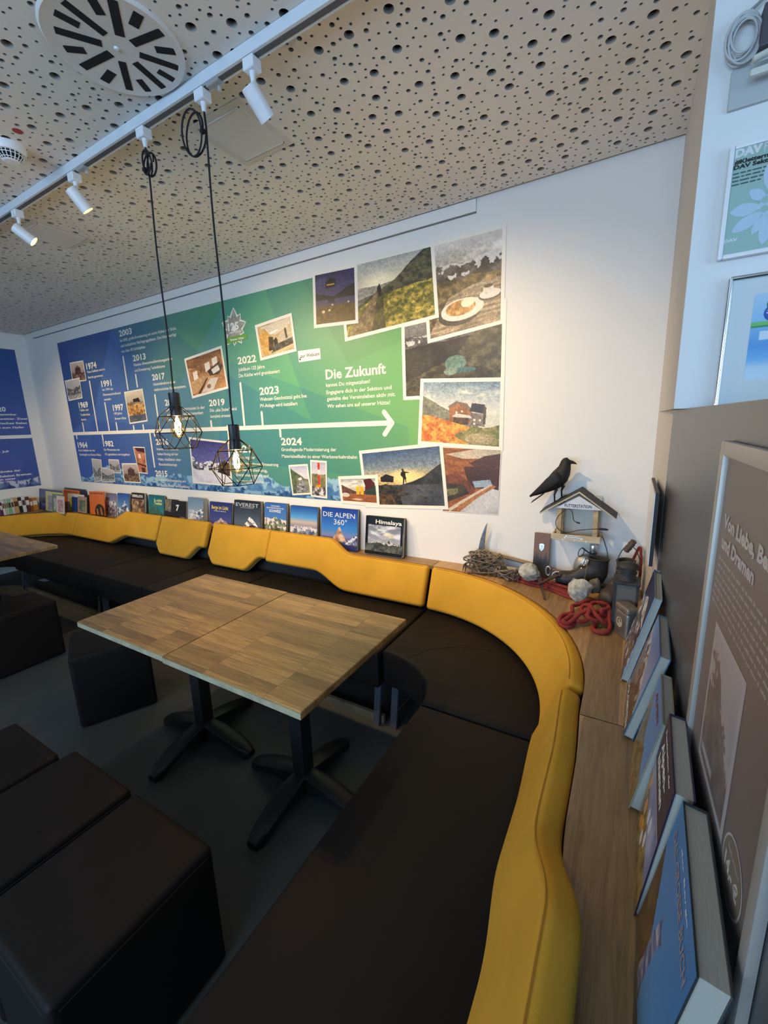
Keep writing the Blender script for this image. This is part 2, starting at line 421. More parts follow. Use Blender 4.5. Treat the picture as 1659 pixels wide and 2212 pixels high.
# ------------------------------------------------------------------ upholstered bench
ZS = .45; LOW, HIGH = .718, .806
def ell_arc(cx, cy, rx, ry, a0, a1, n):
    return [(cx+rx*math.cos(a0+(a1-a0)*i/n), cy+ry*math.sin(a0+(a1-a0)*i/n)) for i in range(n+1)]
def prism(bm, outline, z0, z1, r=.02, seg=3):
    """prism with rounded top and bottom rims"""
    O = [Vector((p[0], p[1], 0)) for p in outline]; n = len(O)
    area = sum(O[i].x*O[(i+1) % n].y-O[(i+1) % n].x*O[i].y for i in range(n))
    if area < 0: O = O[::-1]
    N = []
    for i in range(n):
        e1 = (O[i]-O[i-1]).normalized(); e2 = (O[(i+1) % n]-O[i]).normalized()
        n1 = Vector((e1.y, -e1.x, 0)); n2 = Vector((e2.y, -e2.x, 0)); m = (n1+n2)
        m = m/max(m.length_squared/2, .35) if m.length > 1e-6 else n1; N.append(m)
    rings = []
    for k in range(seg+1):
        a = math.pi/2*k/seg; i_ = r*(1-math.sin(a)); z = z0+r*(1-math.cos(a)); rings.append([O[j]-N[j]*i_+Vector((0, 0, z)) for j in range(n)])
    for k in range(seg+1):
        a = math.pi/2*(1-k/seg); i_ = r*(1-math.sin(a)); z = z1-r*(1-math.cos(a)); rings.append([O[j]-N[j]*i_+Vector((0, 0, z)) for j in range(n)])
    return loft(bm, rings)
def seat_leg(parent, cx, cy, tx, ty):
    """slanted flat steel strip leg; (tx, ty) is the direction it leans in"""
    bm = bmesh.new(); t = Vector((tx, ty, 0)).normalized(); s = Vector((-t.y, t.x, 0))
    rings = []
    for z, o in ((0, 0.0), (.26, .03)):
        c = Vector((cx, cy, z)) + t*o
        rings.append([c+s*.022+t*.005, c-s*.022+t*.005, c-s*.022-t*.005, c+s*.022-t*.005])
    loft(bm, rings); obj('leg', bm, mat('dark_steel', (.09, .10, .12), .4, .3), parent)
def bench(label, outline, legs, plinth=None):
    cx = sum(p[0] for p in outline)/len(outline); cy = sum(p[1] for p in outline)/len(outline)
    t = thing('bench_seat', label, 'bench', (cx, cy, 0), 'upholstered bench seats around the walls')
    obj('seat', prism(bmesh.new(), outline, .24, ZS, .018), M_leather, t, smooth=40)
    for l in legs: seat_leg(t, *l)
    if plinth: obj('plinth', plinth, M_edge if False else mat('brown_wood_plinth', (.22, .15, .085), .6, noise=(20, .2)), t)
    return t
def rect(x0, y0, x1, y1, n=1): return [(x0, y0), (x1, y0), (x1, y1), (x0, y1)]
YF, YBK = 1.675, 2.36
def straight(label, x0, x1):
    g = .004
    return bench(label, rect(x0+g, YF, x1-g, YBK), [(x0+.05, YF+.05, 1, 0), (x1-.045, YF+.030, .3, 1), (x0+.05, YBK-.08, 1, 0), (x1-.05, YBK-.08, -1, 0)],
                 B((x0+.01, YF+.05, 0), (x1-.01, YF+.07, .045)))
XA, XB, XC, XD, XE = -5.45, -3.90, -3.15, -2.45, -1.05
straight('long dark brown bench seat under the blue half of the mural', XA, XB)
straight('narrow dark brown bench seat, left one of the two narrow ones under the mural', XB, XC)
straight('narrow dark brown bench seat, right one of the two narrow ones under the mural', XC, XD)
straight('long dark brown bench seat behind the joined wooden tables', XD, XE)
CCX, CCY = XE, 1.42
inner = ell_arc(CCX, CCY, .36, .30, 0, math.pi/2, 14); outer = ell_arc(CCX, CCY, .875, .865, math.pi/2, 0, 22)
g = .004
inner[0] = (inner[0][0], CCY+g); outer[-1] = (outer[-1][0], CCY+g); inner[-1] = (CCX+g, inner[-1][1]); outer[0] = (CCX+g, outer[0][1])
cb = bench('quarter-round dark brown corner bench seat in front of the climbing gear corner', inner+outer, [(-.745, 1.50, .4, .6), (-.30, 1.55, -1, 0), (-1.0, 2.1, 0, -1), (-.998, 1.722, .25, 1)])
obj('seam', tube(bmesh.new(), [onZ(880, 1422, ZS+.0005), onZ(930, 1402, ZS+.0005), onZ(985, 1397, ZS+.0005), onZ(1062, 1405, ZS+.0005)], .0012, 5), M_leather, cb)
YN = .06
bench('long dark brown bench seat nearest the camera, beside the book-lined ledge', rect(-.69, YN, -.08, CCY-g), [(-.64, 1.36, 0, -1), (-.64, .12, 0, 1), (-.14, 1.36, 0, -1), (-.14, .12, 0, 1)])
LX, LY = XA, 1.42
inner = ell_arc(LX, LY, .36, .30, math.pi, math.pi/2, 14); outer = ell_arc(LX, LY, .78, .87, math.pi/2, math.pi, 22)
bench('quarter-round dark brown corner bench seat at the far left, behind the left table', inner+outer, [(-5.76, 1.50, .4, .6), (-6.15, 1.5, 0, 1), (-5.5, 2.2, 1, 0), (-5.52, 1.74, .6, .4)])
bench('dark brown bench seat along the left wall', rect(LX-.82, .30, LX-.36, LY-.006), [(-5.86, 1.30, 0, -1), (-5.86, .4, 0, 1), (-6.2, 1.3, 0, -1), (-6.2, .4, 0, 1)])

# ------------------------------------------------------------------ mustard backrests
def backrest(label, path, zb, zt, L, n, lean=.41, thick=.062, flare=None):
    """path(s) -> (x, y, nx, ny) of the front face at seat height, n pointing to the back; zb, zt: bottom and top height"""
    r = .022
    E_ = [0, .0015, .005, .010, .016, .022]
    ss = sorted(set([round(e, 4) for e in E_]+[round(L-e, 4) for e in E_]+[r+(L-2*r)*i/n for i in range(1, n)]))
    rings = []
    th = math.atan(lean); ct, st = math.cos(th), math.sin(th)
    for s in ss:
        e = min(s, L-s); ins = r - math.sqrt(max(0, r*r-(r-min(e, r))**2))
        x, y, nx, ny = path(s); b, t = zb(s), zt(s)
        ex = flare(s) if flare else 0
        u0, u1 = (b-ZS)/ct, (t-ZS)/ct
        h = (u1-u0)/2-ins; w = thick/2-ins; uc = (u0+u1)/2; rr = min(max(r-ins, .002), w, h); ring = []
        for (sx, sy, a0) in ((1, 1, 0), (-1, 1, 90), (-1, -1, 180), (1, -1, 270)):
            for k in range(5):
                a = math.radians(a0+90*k/4)
                uu = uc+sx*(h-rr)+rr*math.cos(a); vv = thick/2+sy*(w-rr)+rr*math.sin(a)
                off = uu*st+vv*ct+ex; z = ZS+uu*ct-vv*st+.0
                ring.append(Vector((x+nx*off, y+ny*off, z)))
        rings.append(ring)
    x, y, _, _ = path(L/2)
    t = thing('backrest_cushion', label, 'backrest', (x, y, ZS), 'mustard yellow backrests along the bench')
    obj('cushion', loft(bmesh.new(), rings), M_yellow, t, smooth=35)
    # seam running along the top front edge
    pts = []
    for i in range(n+1):
        s = .03+(L-.06)*i/n; x, y, nx, ny = path(s); tt = zt(s); uu = (tt-ZS)/ct-.006; vv = .004; ex = flare(s) if flare else 0
        off = uu*st+vv*ct+ex-.001; pts.append(Vector((x+nx*off, y+ny*off, ZS+uu*ct-vv*st)))
    obj('seam', tube(bmesh.new(), pts, .0014, 5), mat('mustard_seam_thread', (.50, .225, .02), .9), t)
    # grey-green underside edge
    pts = []
    for i in range(n+1):
        s = .02+(L-.04)*i/n; x, y, nx, ny = path(s); b = zb(s); uu = (b-ZS)/ct+.004; vv = thick-.012; ex = flare(s) if flare else 0
        off = uu*st+vv*ct+ex; pts.append(Vector((x+nx*off, y+ny*off, ZS+uu*ct-vv*st)))
    obj('underside_edge', tube(bmesh.new(), pts, .007, 6), M_piping, t)
    return t
def ss(a, b, x): t = min(max((x-a)/(b-a), 0), 1); return t*t*(3-2*t)
YP = 2.215
def along_x(x0): return lambda s: (x0+s, YP, 0, 1)
BZ = .476
def s_unit(x0, L, flip):
    # flip False: high at the start of s, low at the end
    f = (lambda s: L-s) if flip else (lambda s: s)
    zt = lambda s: HIGH+(LOW-HIGH)*ss(.57, .80, f(s)); zb = lambda s: .572-(.572-BZ)*ss(.48, .80, f(s))
    return zb, zt
zb, zt = s_unit(XD, 1.385, False)
backrest('long wavy mustard backrest behind the wooden tables, high at left and low at right', along_x(XD+.005), zb, zt, 1.385, 60)
L1 = XB-XA-.01; zb, zt = s_unit(XA, L1, True)
backrest('long wavy mustard backrest at far left, its high end beside the narrow backrests', along_x(XA+.005), zb, zt, L1, 60)
def small(x0, label):
    L = .685
    zb = lambda s: BZ-.001+(.07)*(1-ss(.0, .10, s))+.115*ss(L-.23, L-.06, s)
    backrest(label, along_x(x0), zb, lambda s: HIGH, L, 36)
small(XB+.02, 'narrow mustard backrest, left one of the two with cut-off lower corners')
small(XC+.02, 'narrow mustard backrest, right one of the two with cut-off lower corners')
RB = YP-CCY
def arc_path2(cx, cy, rx, ry, a0, sgn):
    return lambda s: (cx+rx*math.cos(a0+sgn*s/ry), cy+ry*math.sin(a0+sgn*s/ry), math.cos(a0+sgn*s/ry), math.sin(a0+sgn*s/ry))
def arc_path(cx, cy, r, a0, sgn):
    return lambda s: (cx+r*math.cos(a0+sgn*s/r), cy+r*math.sin(a0+sgn*s/r), math.cos(a0+sgn*s/r), math.sin(a0+sgn*s/r))
LA = RB*math.pi/2
backrest('curved mustard backrest in the right corner, wrapping the round seat', arc_path(CCX+.015, CCY+.0, RB, math.pi/2, -1), lambda s: BZ-.005, lambda s: LOW-.004, LA-.01, 70)
backrest('curved mustard backrest in the left corner below the small books', arc_path2(LX-.012, LY, .70, RB, math.pi/2, 1), lambda s: BZ, lambda s: LOW, LA-.01, 60)
LN = CCY-YN
def near_flare(s): return .016*ss(0, .35, s)+.020*ss(.50, .82, s)
backrest('long mustard backrest closest to the camera, beside the ledge of leaning books', lambda s: (-.252, CCY-.012-s, 1, 0), lambda s: BZ+.045*ss(.50, .80, s), lambda s: LOW+(HIGH+.012-LOW)*ss(.56, .82, s), LN-.012, 60,
         lean=.40, thick=.070, flare=near_flare)

# ------------------------------------------------------------------ ledge behind the backrests
ZL = .70
def board(label, outline, m, t=.028):
    bm = bmesh.new(); prism(bm, outline, ZL-t, ZL, .0015, 1)
    o = obj('ledge_board', bm, m, None, smooth=30); tag(o, label, 'ledge', 'oak ledge boards behind the backrests'); return o
YS = 2.385; XS = -.080
XW = lambda y: WX+(YB-y)*(WXR-WX)/(YB-YRL)
board('oak ledge board behind the long wavy backrest and under the upright mountain books', rect(-4.1, YS, XE-.003, YB-.002), M_shelf)
board('oak ledge board in the far left under the small books and the orange divider', rect(XL+.1, YS+.02, -4.106, YB-.002), M_shelf)
co_arc = ell_arc(CCX, CCY, XS-CCX, YS-CCY, 0, math.pi/2, 24)
PD0 = .180
def px_panel_x(y): return PD0-.03*y
board('oak corner ledge board carrying the old climbing gear', [(PD0-.03*1.295-.001, 1.295), (WXR-.004, YRL), (XW(YB)-.004, YB-.002), (XE, YB-.002)]+co_arc[::-1]+[(XS, 1.295)], M_shelfY)
board('oak ledge board nearest the camera under the large leaning books', [(-.040, -.2), (px_panel_x(-.2)-.001, -.2), (px_panel_x(1.29)-.001, 1.290)]+[(-.0835+near_flare(CCY-.012-y), y) for y in [1.29-.05*i for i in range(26)]], M_shelfY)
board('oak ledge board along the left wall', [(XL+.003, .3), (XL+.003, YB-.002), (XL+.097, YB-.002), (XL+.07, 2.1), (XL+.031, 1.8), (XL+.031, .3)], M_shelfY)
M_core = mat('dark_cabinet_panel', (.05, .05, .052), .5)
o = obj('ledge_cabinet', B((-5.4, YS+.03, 0), (XE+.2, YB-.003, ZL-.030)), M_core); tag(o, 'dark cabinet body under the oak ledge behind the backrests', 'cabinet')
o = obj('ledge_cabinet', B((XS+.03, -.2, 0), (.095, 1.6, ZL-.030)), M_core); tag(o, 'dark cabinet body under the ledge on the right side', 'cabinet')

# ------------------------------------------------------------------ tables
def table_top(t, hx, hy):
    obj('tabletop', B((-hx, -hy, .722), (hx, hy, .75), .005, 2), M_table, t, local=True)
    bm = bmesh.new(); box(bm, (-hx+.001, -hy-.0015, .724), (hx-.001, -hy+.001, .745)); obj('edge_strip', bm, M_edge, t, local=True, label='pale raw front edge of the tabletop')
def pedestal(t, rot=0):
    Rz = Matrix.Rotation(rot, 4, 'Z')
    obj('column', B((-.033, -.033, .05), (.033, .033, .715), .006, 2, Rz), M_bmetal, t, local=True)
    obj('mounting_plate', B((-.19, -.19, .714), (.19, .19, .7215), .004, 1, Rz), M_bmetal, t, local=True)
    for k in range(4):
        rings = []
        for i in range(13):
            q = i/12; x = .0+q*.315; top = .112-.075*q**1.6 if q < .97 else .030; w = .034+.012*math.sin(q*math.pi)-.010*max(0, q-.85)/.15
            bot = max(0, .085-.11*abs(q-.42)**.5*1.35) if q < .8 else 0
            bot = .052*math.sin(math.pi*min(q/.9, 1))**.8 if q < .9 else 0.0
            bot = min(bot, top-.016)
            rings.append([Vector((x, -w, bot)), Vector((x, -w*.92, top-.008)), Vector((x, -w*.55, top)), Vector((x, w*.55, top)), Vector((x, w*.92, top-.008)), Vector((x, w, bot))])
        bm = loft(bmesh.new(), rings); bmesh.ops.transform(bm, matrix=Rz @ Matrix.Rotation(k*math.pi/2, 4, 'Z'), verts=bm.verts[:])
        obj('foot', bm, M_bmetal, t, local=True, smooth=50)
GT = 'oak bistro tables on black cross feet'
t = thing('cafe_table', 'square oak-topped table nearest the camera, right half of the joined pair', 'table', (-1.160, 1.191, 0), GT); table_top(t, .349, .351); pedestal(t, .0)
t = thing('cafe_table', 'square oak-topped table, left half of the joined pair', 'table', (-1.842, 1.196, 0), GT); table_top(t, .328, .351); pedestal(t, .06)
t = thing('cafe_table', 'oak-topped table at the left edge of the photo', 'table', (-4.215, 1.125, 0), GT); table_top(t, .349, .351); pedestal(t, .785)
t = thing('cafe_table', 'oak-topped table farthest left, cut by the edge of the photo', 'table', (-4.92, 1.125, 0), GT); table_top(t, .349, .351); pedestal(t, .785)

# ------------------------------------------------------------------ stools (cube poufs)
M_seam = mat('dark_seam', (.010, .008, .008), .7)
def pouf(label, x, y, hx, hy, h=.43, rot=0):
    t = thing('cube_pouf', label, 'stool', (x, y, 0), 'dark cube stools', (0, 0, rot))
    obj('body', B((-hx, -hy, .006), (hx, hy, h), .022, 4), M_leather, t, local=True, smooth=40)
    zz = h-.024; pts = [(-hx-.0003, -hy+.022, zz), (-hx-.0003, hy-.022, zz), (-hx+.022, hy+.0003, zz), (hx-.022, hy+.0003, zz), (hx+.0003, hy-.022, zz), (hx+.0003, -hy+.022, zz), (hx-.022, -hy-.0003, zz), (-hx+.022, -hy-.0003, zz)]
    obj('piping', tube(bmesh.new(), pts, .0018, 5, closed=True), M_seam, t, local=True)
    return t
pouf('cube stool at the bottom of the photo, nearest the camera in the front row', -1.153, .392, .193, .205)
pouf('cube stool second from the front, to the left of the nearest one', -1.560, .392, .190, .205)
pouf('cube stool third in the front row, cut by the left edge of the photo', -1.965, .350, .190, .205)
pouf('cube stool standing alone under the left end of the joined tables', -2.602, 1.153, .190, .19, .43, math.radians(-25.2))
pouf('cube stool at the left edge between the two table groups', -3.735, 1.075, .190, .205)
pouf('cube stool farthest left, partly outside the photo', -4.16, .66, .19, .2)

# ------------------------------------------------------------------ half-height panel on the right with the menu frame
PD = .180
def px_panel_x(y): return PD-.03*y
u_ = Vector((.03, -1, 0)).normalized()
PPo = Vector((px_panel_x(1.928), 1.928, 0))
bm = bmesh.new(); nrm = Vector((-1, -.03, 0)).normalized()
A0 = PPo; A1 = PPo+u_*2.5
loft(bm, [[A0, A1, A1-nrm*.045, A0-nrm*.045], [p+Vector((0, 0, 1.617)) for p in (A0, A1, A1-nrm*.045, A0-nrm*.045)]])
o = obj('partition_panel', bm, M_greypanel); tag(o, 'chest-high grey laminate partition on the right carrying the framed menu', 'partition')
PP = Plane(PPo+nrm*.0006, u_, (0, 0, 1))
print('panel normal', PP.n)

# ------------------------------------------------------------------ ceiling fittings
def diffuser():
    c = Vector((-1.475, .966, ZC)); R_ = .194
    t = thing('air_diffuser', 'large round white swirl air vent with black radial slots in the ceiling', 'vent', c)
    obj('face_plate', lathe(bmesh.new(), [(.0, -.006), (R_*.86, -.006), (R_-.004, -.010), (R_, -.006), (R_+.002, -.001), (R_+.002, 0)], c, 64), mat('vent_plate', (.72, .69, .65), .6), t, smooth=40)
    obj('centre_screw', lathe(bmesh.new(), [(0, -.012), (.006, -.011), (.008, -.006)], c, 16), M_white, t, smooth=40)
    # slots: (inner end, outer end, width) read off the ceiling plane
    for ix, iy, ox, oy, w_ in ((455, 150, 272, 8, .0115), (437, 66, 385, -20, .013), (519, 157, 484, -2, .013), (577, 115, 600, 60, .0135), (572, 190, 703, 138, .0125), (672, 215, 762, 226, .012),
                               (603, 238, 778, 298, .0115), (683, 308, 764, 355, .011), (583, 272, 718, 390, .0115), (600, 345, 645, 400, .011), (527, 268, 560, 390, .011), (484, 312, 452, 352, .0135),
                               (478, 232, 358, 292, .0125), (368, 220, 280, 212, .012), (440, 190, 236, 130, .0125), (343, 112, 234, 54, .012)):
        p0 = onZ(ix/2, iy/2, ZC-.0072); p1 = onZ(ox/2, oy/2, ZC-.0072); d = (p1-p0).normalized(); q_ = Vector((-d.y, d.x, 0))*w_; zz = Vector((0, 0, .002))
        obj('slot', loft(bmesh.new(), [[p0-q_, p0+q_, p1+q_, p1-q_], [p0-q_+zz, p0+q_+zz, p1+q_+zz, p1-q_+zz]]), M_black, t)
diffuser()
def access_panel(x0, y0, x1, y1, label):
    c = ((x0+x1)/2, (y0+y1)/2, ZC); t = thing('ceiling_access_panel', label, 'access panel', c, 'square plain panels in the perforated ceiling')
    m = mat('panel_plaster', (.69, .65, .60), .85)
    obj('frame', B((x0, y0, ZC-.003), (x1, y1, ZC-.0005)), mat('panel_surround', (.64, .60, .55), .9, bump=(120, .1)), t)
    d = .028
    bm = bmesh.new(); 
    for lo, hi in (((x0+d, y0+d), (x1-d, y0+d+.004)), ((x0+d, y1-d-.004), (x1-d, y1-d)), ((x0+d, y0+d), (x0+d+.004, y1-d)), ((x1-d-.004, y0+d), (x1-d, y1-d))): box(bm, (*lo, ZC-.006), (*hi, ZC-.003))
    obj('trim_bead', bm, m, t)
    obj('door', B((x0+d+.006, y0+d+.006, ZC-.0045), (x1-d-.006, y1-d-.006, ZC-.003)), m, t)
access_panel(-1.615, 1.312, -1.328, 1.610, 'square plain panel set in the ceiling behind the right pendant cord')
access_panel(-3.235, 1.310, -2.960, 1.620, 'square plain panel set in the ceiling behind the lit left spotlight')

YT = 1.185
t = thing('lighting_track', 'long white ceiling track that carries the spotlights and pendants', 'track', (-2.5, YT, ZC))
obj('rail', B((-4.9, YT-.018, ZC-.036), (.5, YT+.018, ZC-.001)), mat('white_track_enamel', (.66, .70, .74), .45), t)
obj('slot', B((-4.9, YT-.009, ZC-.0368), (.5, YT+.009, ZC-.0355)), mat('track_slot_grey', (.10, .10, .11), .6), t)
for xx in (-1.30, -2.165):
    bm = bmesh.new(); box(bm, (xx-.03, YT-.013, ZC-.046), (xx+.03, YT+.013, ZC-.036), .002, 1); lathe(bm, [(.006, -.014), (.006, .0)], (xx+.01, YT+.01, ZC-.046), 8)
    obj('clip', bm, mat('clear_plastic', (.8, .8, .78), .25, trans=.6), t)
def adapter(t, x, z=ZC-.036):
    obj('track_adapter', B((x-.023, YT-.020, z-.036), (x+.023, YT+.020, z-.002), .003, 1), M_white, t)
    obj('stem', lathe(bmesh.new(), [(.007, -.030), (.009, -.012), (.010, 0)], (x, YT, z-.034), 14), M_white, t, smooth=40)
def spotlight(label, x, top, d, lit):
    d = Vector(d).normalized(); t = thing('track_spotlight', label, 'spotlight', (x, YT, ZC-.036), 'white track spotlights')
    adapter(t, x); top = Vector(top); L_ = .092; r = .0265; mid = top+d*.018
    side = Vector((x, YT, ZC-.098))
    obj('arm', tube(bmesh.new(), [side+Vector((0, 0, .01)), side, (side+mid)/2+Vector((0, .004, -.004)), mid], .0055, 8), M_white, t, smooth=40)
    obj('head', lathe(bmesh.new(), [(0, 0), (r-.003, .0), (r, .003), (r, L_), (r-.0015, L_+.0005), (r-.0025, L_-.001), (r-.0035, L_-.016), (0, L_-.016)], top, 32, d), M_white, t, smooth=40)
    obj('lens', lathe(bmesh.new(), [(0, L_-.010), (r-.006, L_-.009), (r-.0045, L_-.012)], top, 24, d), mat('glowing_lens', (1, .8, .5), .3, emit=((1, .56, .13), 9)), t, smooth=40)
    light('spot_light_source', 'SPOT', Vector(top+d*(L_+.004))-Vector((x, YT, ZC-.036)), E_SPOT*lit, WARM, d, t, spot_size=math.radians(98), spot_blend=1.0, shadow_soft_size=.02)
spotlight('white spotlight on the track to the right of both pendant cords', -1.126, onY(536, 184, 1.165), (.14, .70, -.70), 1.0)
spotlight('white spotlight left of the pendant cords, its lens seen edge-on and glowing', -2.240, onY(152, 407, 1.165), (.16, .58, -.80), 1.0)
spotlight('white spotlight nearest the left edge, its glowing lens facing the camera', -2.825, onY(31, 490, 1.165), (.40, .66, -.64), 1.0)

spotlight('added white spotlight on the track, unseen beyond the left edge', -3.72, (-3.72, 1.165, 2.672), (.05, .62, -.76), 1.0)  # lamp added out of view to brighten the left part of the mural
spotlight('added white spotlight, unseen at the far left end of the track', -4.6, (-4.6, 1.165, 2.672), (-.25, .62, -.74), 1.0)  # second added lamp, also unseen, more fill on the left

def pendant(label, px_top, X, Y, zcap, loopz, loopr, seed):
    """wire cage lamp hanging on a black cord; zcap = height of the socket top"""
    t = thing('pendant_lamp', label, 'pendant lamp', (X, Y, zcap-.20), 'geometric wire pendant lamps')
    adapter(t, X)
    rnd = random.Random(seed); z0 = ZC-.10; pts = []
    for i in range(25):
        q = i/24; z = z0+(zcap-z0)*q; w_ = .0025*math.sin(q*9+seed)*(1 if 0 < i < 24 else 0); pts.append((X+w_, YT+(Y-YT)*q+w_*.5, z))
    obj('cord', tube(bmesh.new(), pts, .0034, 8), mat('black_textile_cord', (.012, .012, .018), .8), t, smooth=True)
    bm = bmesh.new(); c = Vector((X+loopr[0], Y+.0, loopz)); rx, rz = abs(loopr[0]), loopr[1]
    lp = []
    for i in range(int(30*loopr[2])):
        a = i*2*math.pi/30; k = 1+.07*math.sin(i*.21+seed); lp.append(c+Vector((rx*k*math.cos(a), .012*math.sin(i*.13), rz*k*math.sin(a))))
    obj('cord_loop', tube(bm, lp, .0034, 6), MATS['black_textile_cord'], t, smooth=True)
    obj('cable_tie', B((X-.007, Y-.007, loopz-.016), (X+.007, Y+.007, loopz-.004)), M_black, t)
    s = Vector((X, Y, zcap))
    obj('socket', lathe(bmesh.new(), [(0, 0), (.019, 0), (.0225, -.003), (.0225, -.055), (.0235, -.057), (.0235, -.096), (.020, -.098)], s, 28), mat('black_socket', (.012, .012, .014), .38), t, smooth=40)
    # cage
    zt_, zu, ze, zl = -.060, -.100, -.168, -.235; ru, re, rl = .072, .098, .068
    ring = lambda r, z, off, n=6: [s+Vector((r*math.cos(math.pi*2*(k+off)/n), r*math.sin(math.pi*2*(k+off)/n), z)) for k in range(n)]
    rot = .12*seed
    A, Bq, C_, D_ = ring(.024, zt_, rot), ring(ru, zu, rot), ring(re, ze, rot+.5), ring(rl, zl, rot)
    W = .0017; bm = bmesh.new()
    def wire(a, b): tube(bm, [a, b], W, 6)
    for k in range(6):
        wire(A[k], A[(k+1) % 6]); wire(A[k], Bq[k]); wire(Bq[k], Bq[(k+1) % 6]); wire(Bq[k], C_[k]); wire(Bq[k], C_[k-1]); wire(C_[k], C_[(k+1) % 6])
        wire(C_[k], D_[k]); wire(C_[k-1], D_[k]); wire(D_[k], D_[(k+1) % 6])
    obj('wire_cage', bm, mat('matt_black_wire', (.006, .006, .006), .8, spec=.08), t)
    prof = [(.012, -.097), (.0135, -.106), (.019, -.118), (.0285, -.138), (.0315, -.152), (.030, -.168), (.023, -.182), (.012, -.190), (.0, -.192)]
    gl = bpy.data.materials.get('amber_bulb_glass')
    if not gl:
        gl = bpy.data.materials.new('amber_bulb_glass'); gl.use_nodes = True; nt = gl.node_tree; nt.nodes.clear()
        o_ = nt.nodes.new('ShaderNodeOutputMaterial'); mx = nt.nodes.new('ShaderNodeMixShader'); tr = nt.nodes.new('ShaderNodeBsdfTransparent'); tr.inputs[0].default_value = (1, .86, .58, 1)
        gs = nt.nodes.new('ShaderNodeBsdfGlossy'); gs.inputs['Roughness'].default_value = .05; lw = nt.nodes.new('ShaderNodeLayerWeight'); lw.inputs[0].default_value = .35
        nt.links.new(lw.outputs['Facing'], mx.inputs[0]); nt.links.new(tr.outputs[0], mx.inputs[1]); nt.links.new(gs.outputs[0], mx.inputs[2]); nt.links.new(mx.outputs[0], o_.inputs[0])
    b_ = obj('bulb', lathe(bmesh.new(), prof, s, 28), gl, t, smooth=True)
    bm = bmesh.new()
    for k in range(5):
        a = k*2*math.pi/5; pp = [s+Vector((.004*math.cos(a), .004*math.sin(a), -.112)), s+Vector((.012*math.cos(a), .012*math.sin(a), -.130)), s+Vector((.010*math.cos(a+.5), .010*math.sin(a+.5), -.168))]
        tube(bm, pp, .0016, 6)
    obj('filament', bm, mat('glowing_filament', (1, .7, .3), .5, emit=((1, .62, .20), 160)), b_)
    light('bulb_light_source', 'POINT', (0, 0, .055), E_BULB, (1, .66, .32), None, t, shadow_soft_size=.012)
c = onY(375, 848, 1.17); pendant('wire cage pendant lamp with amber bulb, the left and higher-hanging of the two', None, c.x, 1.17, c.z, onY(323, 360, 1.18).z, (.028, .040, 3.0), 1)
c = onY(503, 917, 1.17); pendant('wire cage pendant lamp with amber bulb, the right and lower-hanging of the two', None, c.x, 1.17, c.z, onY(412, 297, 1.18).z, (-.052, .066, 2.0), 2)

# smoke detector and red marker at the left edge
c = Vector((-2.315, .985, ZC))
t = thing('smoke_detector', 'round white smoke detector at the left edge of the ceiling', 'smoke detector', c)
obj('base', lathe(bmesh.new(), [(.0, -.03), (.050, -.03), (.056, -.022), (.056, 0)], c, 40), M_white, t, smooth=40)
obj('grille_core', lathe(bmesh.new(), [(.0, -.055), (.033, -.052), (.042, -.03)], c, 32), M_black, t, smooth=40)
bm = bmesh.new()
for k in range(18):
    a = k*2*math.pi/18; tube(bm, [c+Vector((.044*math.cos(a), .044*math.sin(a), -.029)), c+Vector((.040*math.cos(a), .040*math.sin(a), -.045)), c+Vector((.028*math.cos(a), .028*math.sin(a), -.058))], .0018, 5)
for r, z in ((.0425, -.038), (.035, -.052)): tube(bm, [c+Vector((r*math.cos(k*math.pi/12), r*math.sin(k*math.pi/12), z)) for k in range(24)], .0015, 5, closed=True)
lathe(bm, [(0, -.061), (.024, -.060), (.030, -.056)], c, 24)
obj('grille', bm, M_white, t)
c = onZ(38, 283, ZC); o = obj('marker_sticker', lathe(bmesh.new(), [(0, -.0015), (.017, -.0012), (.0175, 0)], c, 28), mat('red_marker', (.36, .045, .04), .5)); tag(o, 'small round red sticker on the ceiling beside the smoke detector', 'sticker')

# ------------------------------------------------------------------ timeline mural on the long wall
mural = thing('timeline_mural', 'wide blue-to-green timeline mural with photos and an arrow on the long white wall', 'mural', (-3.1, YB, 1.0))
zt_, zb_ = onY(122, 742, YB).z, onY(180, 1040, YB).z
xl_ = onY(150, 890, YB).x; xr_ = onY(905, 700, YB).x
cv = Cv(640, 230)
cv.gradu([(0, (60, 94, 170)), (.25, (74, 108, 168)), (.42, (88, 128, 156)), (.60, (80, 140, 138)), (.78, (84, 150, 124)), (1, (104, 164, 98))])
dk = lambda f: cv.a*f
def facet(pts, f, add=(0, 0, 0)):
    c2 = Cv(640, 230); c2.a[:] = 0; c2.poly(pts, (1, 1, 1)); cv.a[:] = cv.a*(1+(f-1)*c2.a)+np.array(add)*c2.a
facet([(0, 0), (.25, 0), (.12, .5), (0, .62)], .86); facet([(.25, 0), (.62, 0), (.45, .42), (.30, .15)], .93, (0, 8, -12))
facet([(.42, .0), (.72, .0), (.80, .62), (.60, .35)], 1.05, (6, 6, -10)); facet([(.10, .55), (.42, .62), (.35, 1), (.05, 1)], .90, (0, 0, 12))
facet([(.62, .30), (.98, .66), (.98, .9), (.55, .8)], .96, (-8, -4, 10)); facet([(.80, 0), (1, 0), (1, .3), (.88, .38)], .95)
cv.a[:] = cv.a*(1.0-.10*np.clip((cv.v-.75)*4, 0, 1)[..., None]*np.array([1, .6, -.4]))
cv.ridge(.91, .10, 12, 31, (66, 112, 164), (104, 150, 190), 26, snow=(150, 190, 212), snowline=.09)
cv.ridge(.975, .06, 17, 44, (36, 70, 124), (72, 118, 168), 30, snow=(128, 170, 204), snowline=.05)
W_ = lambda x, z, l=0: PM.P(x, z, l)
pic('background_print', cv, W_(xl_, zt_), W_(xr_, zt_), W_(xr_, zb_), W_(xl_, zb_), mural)
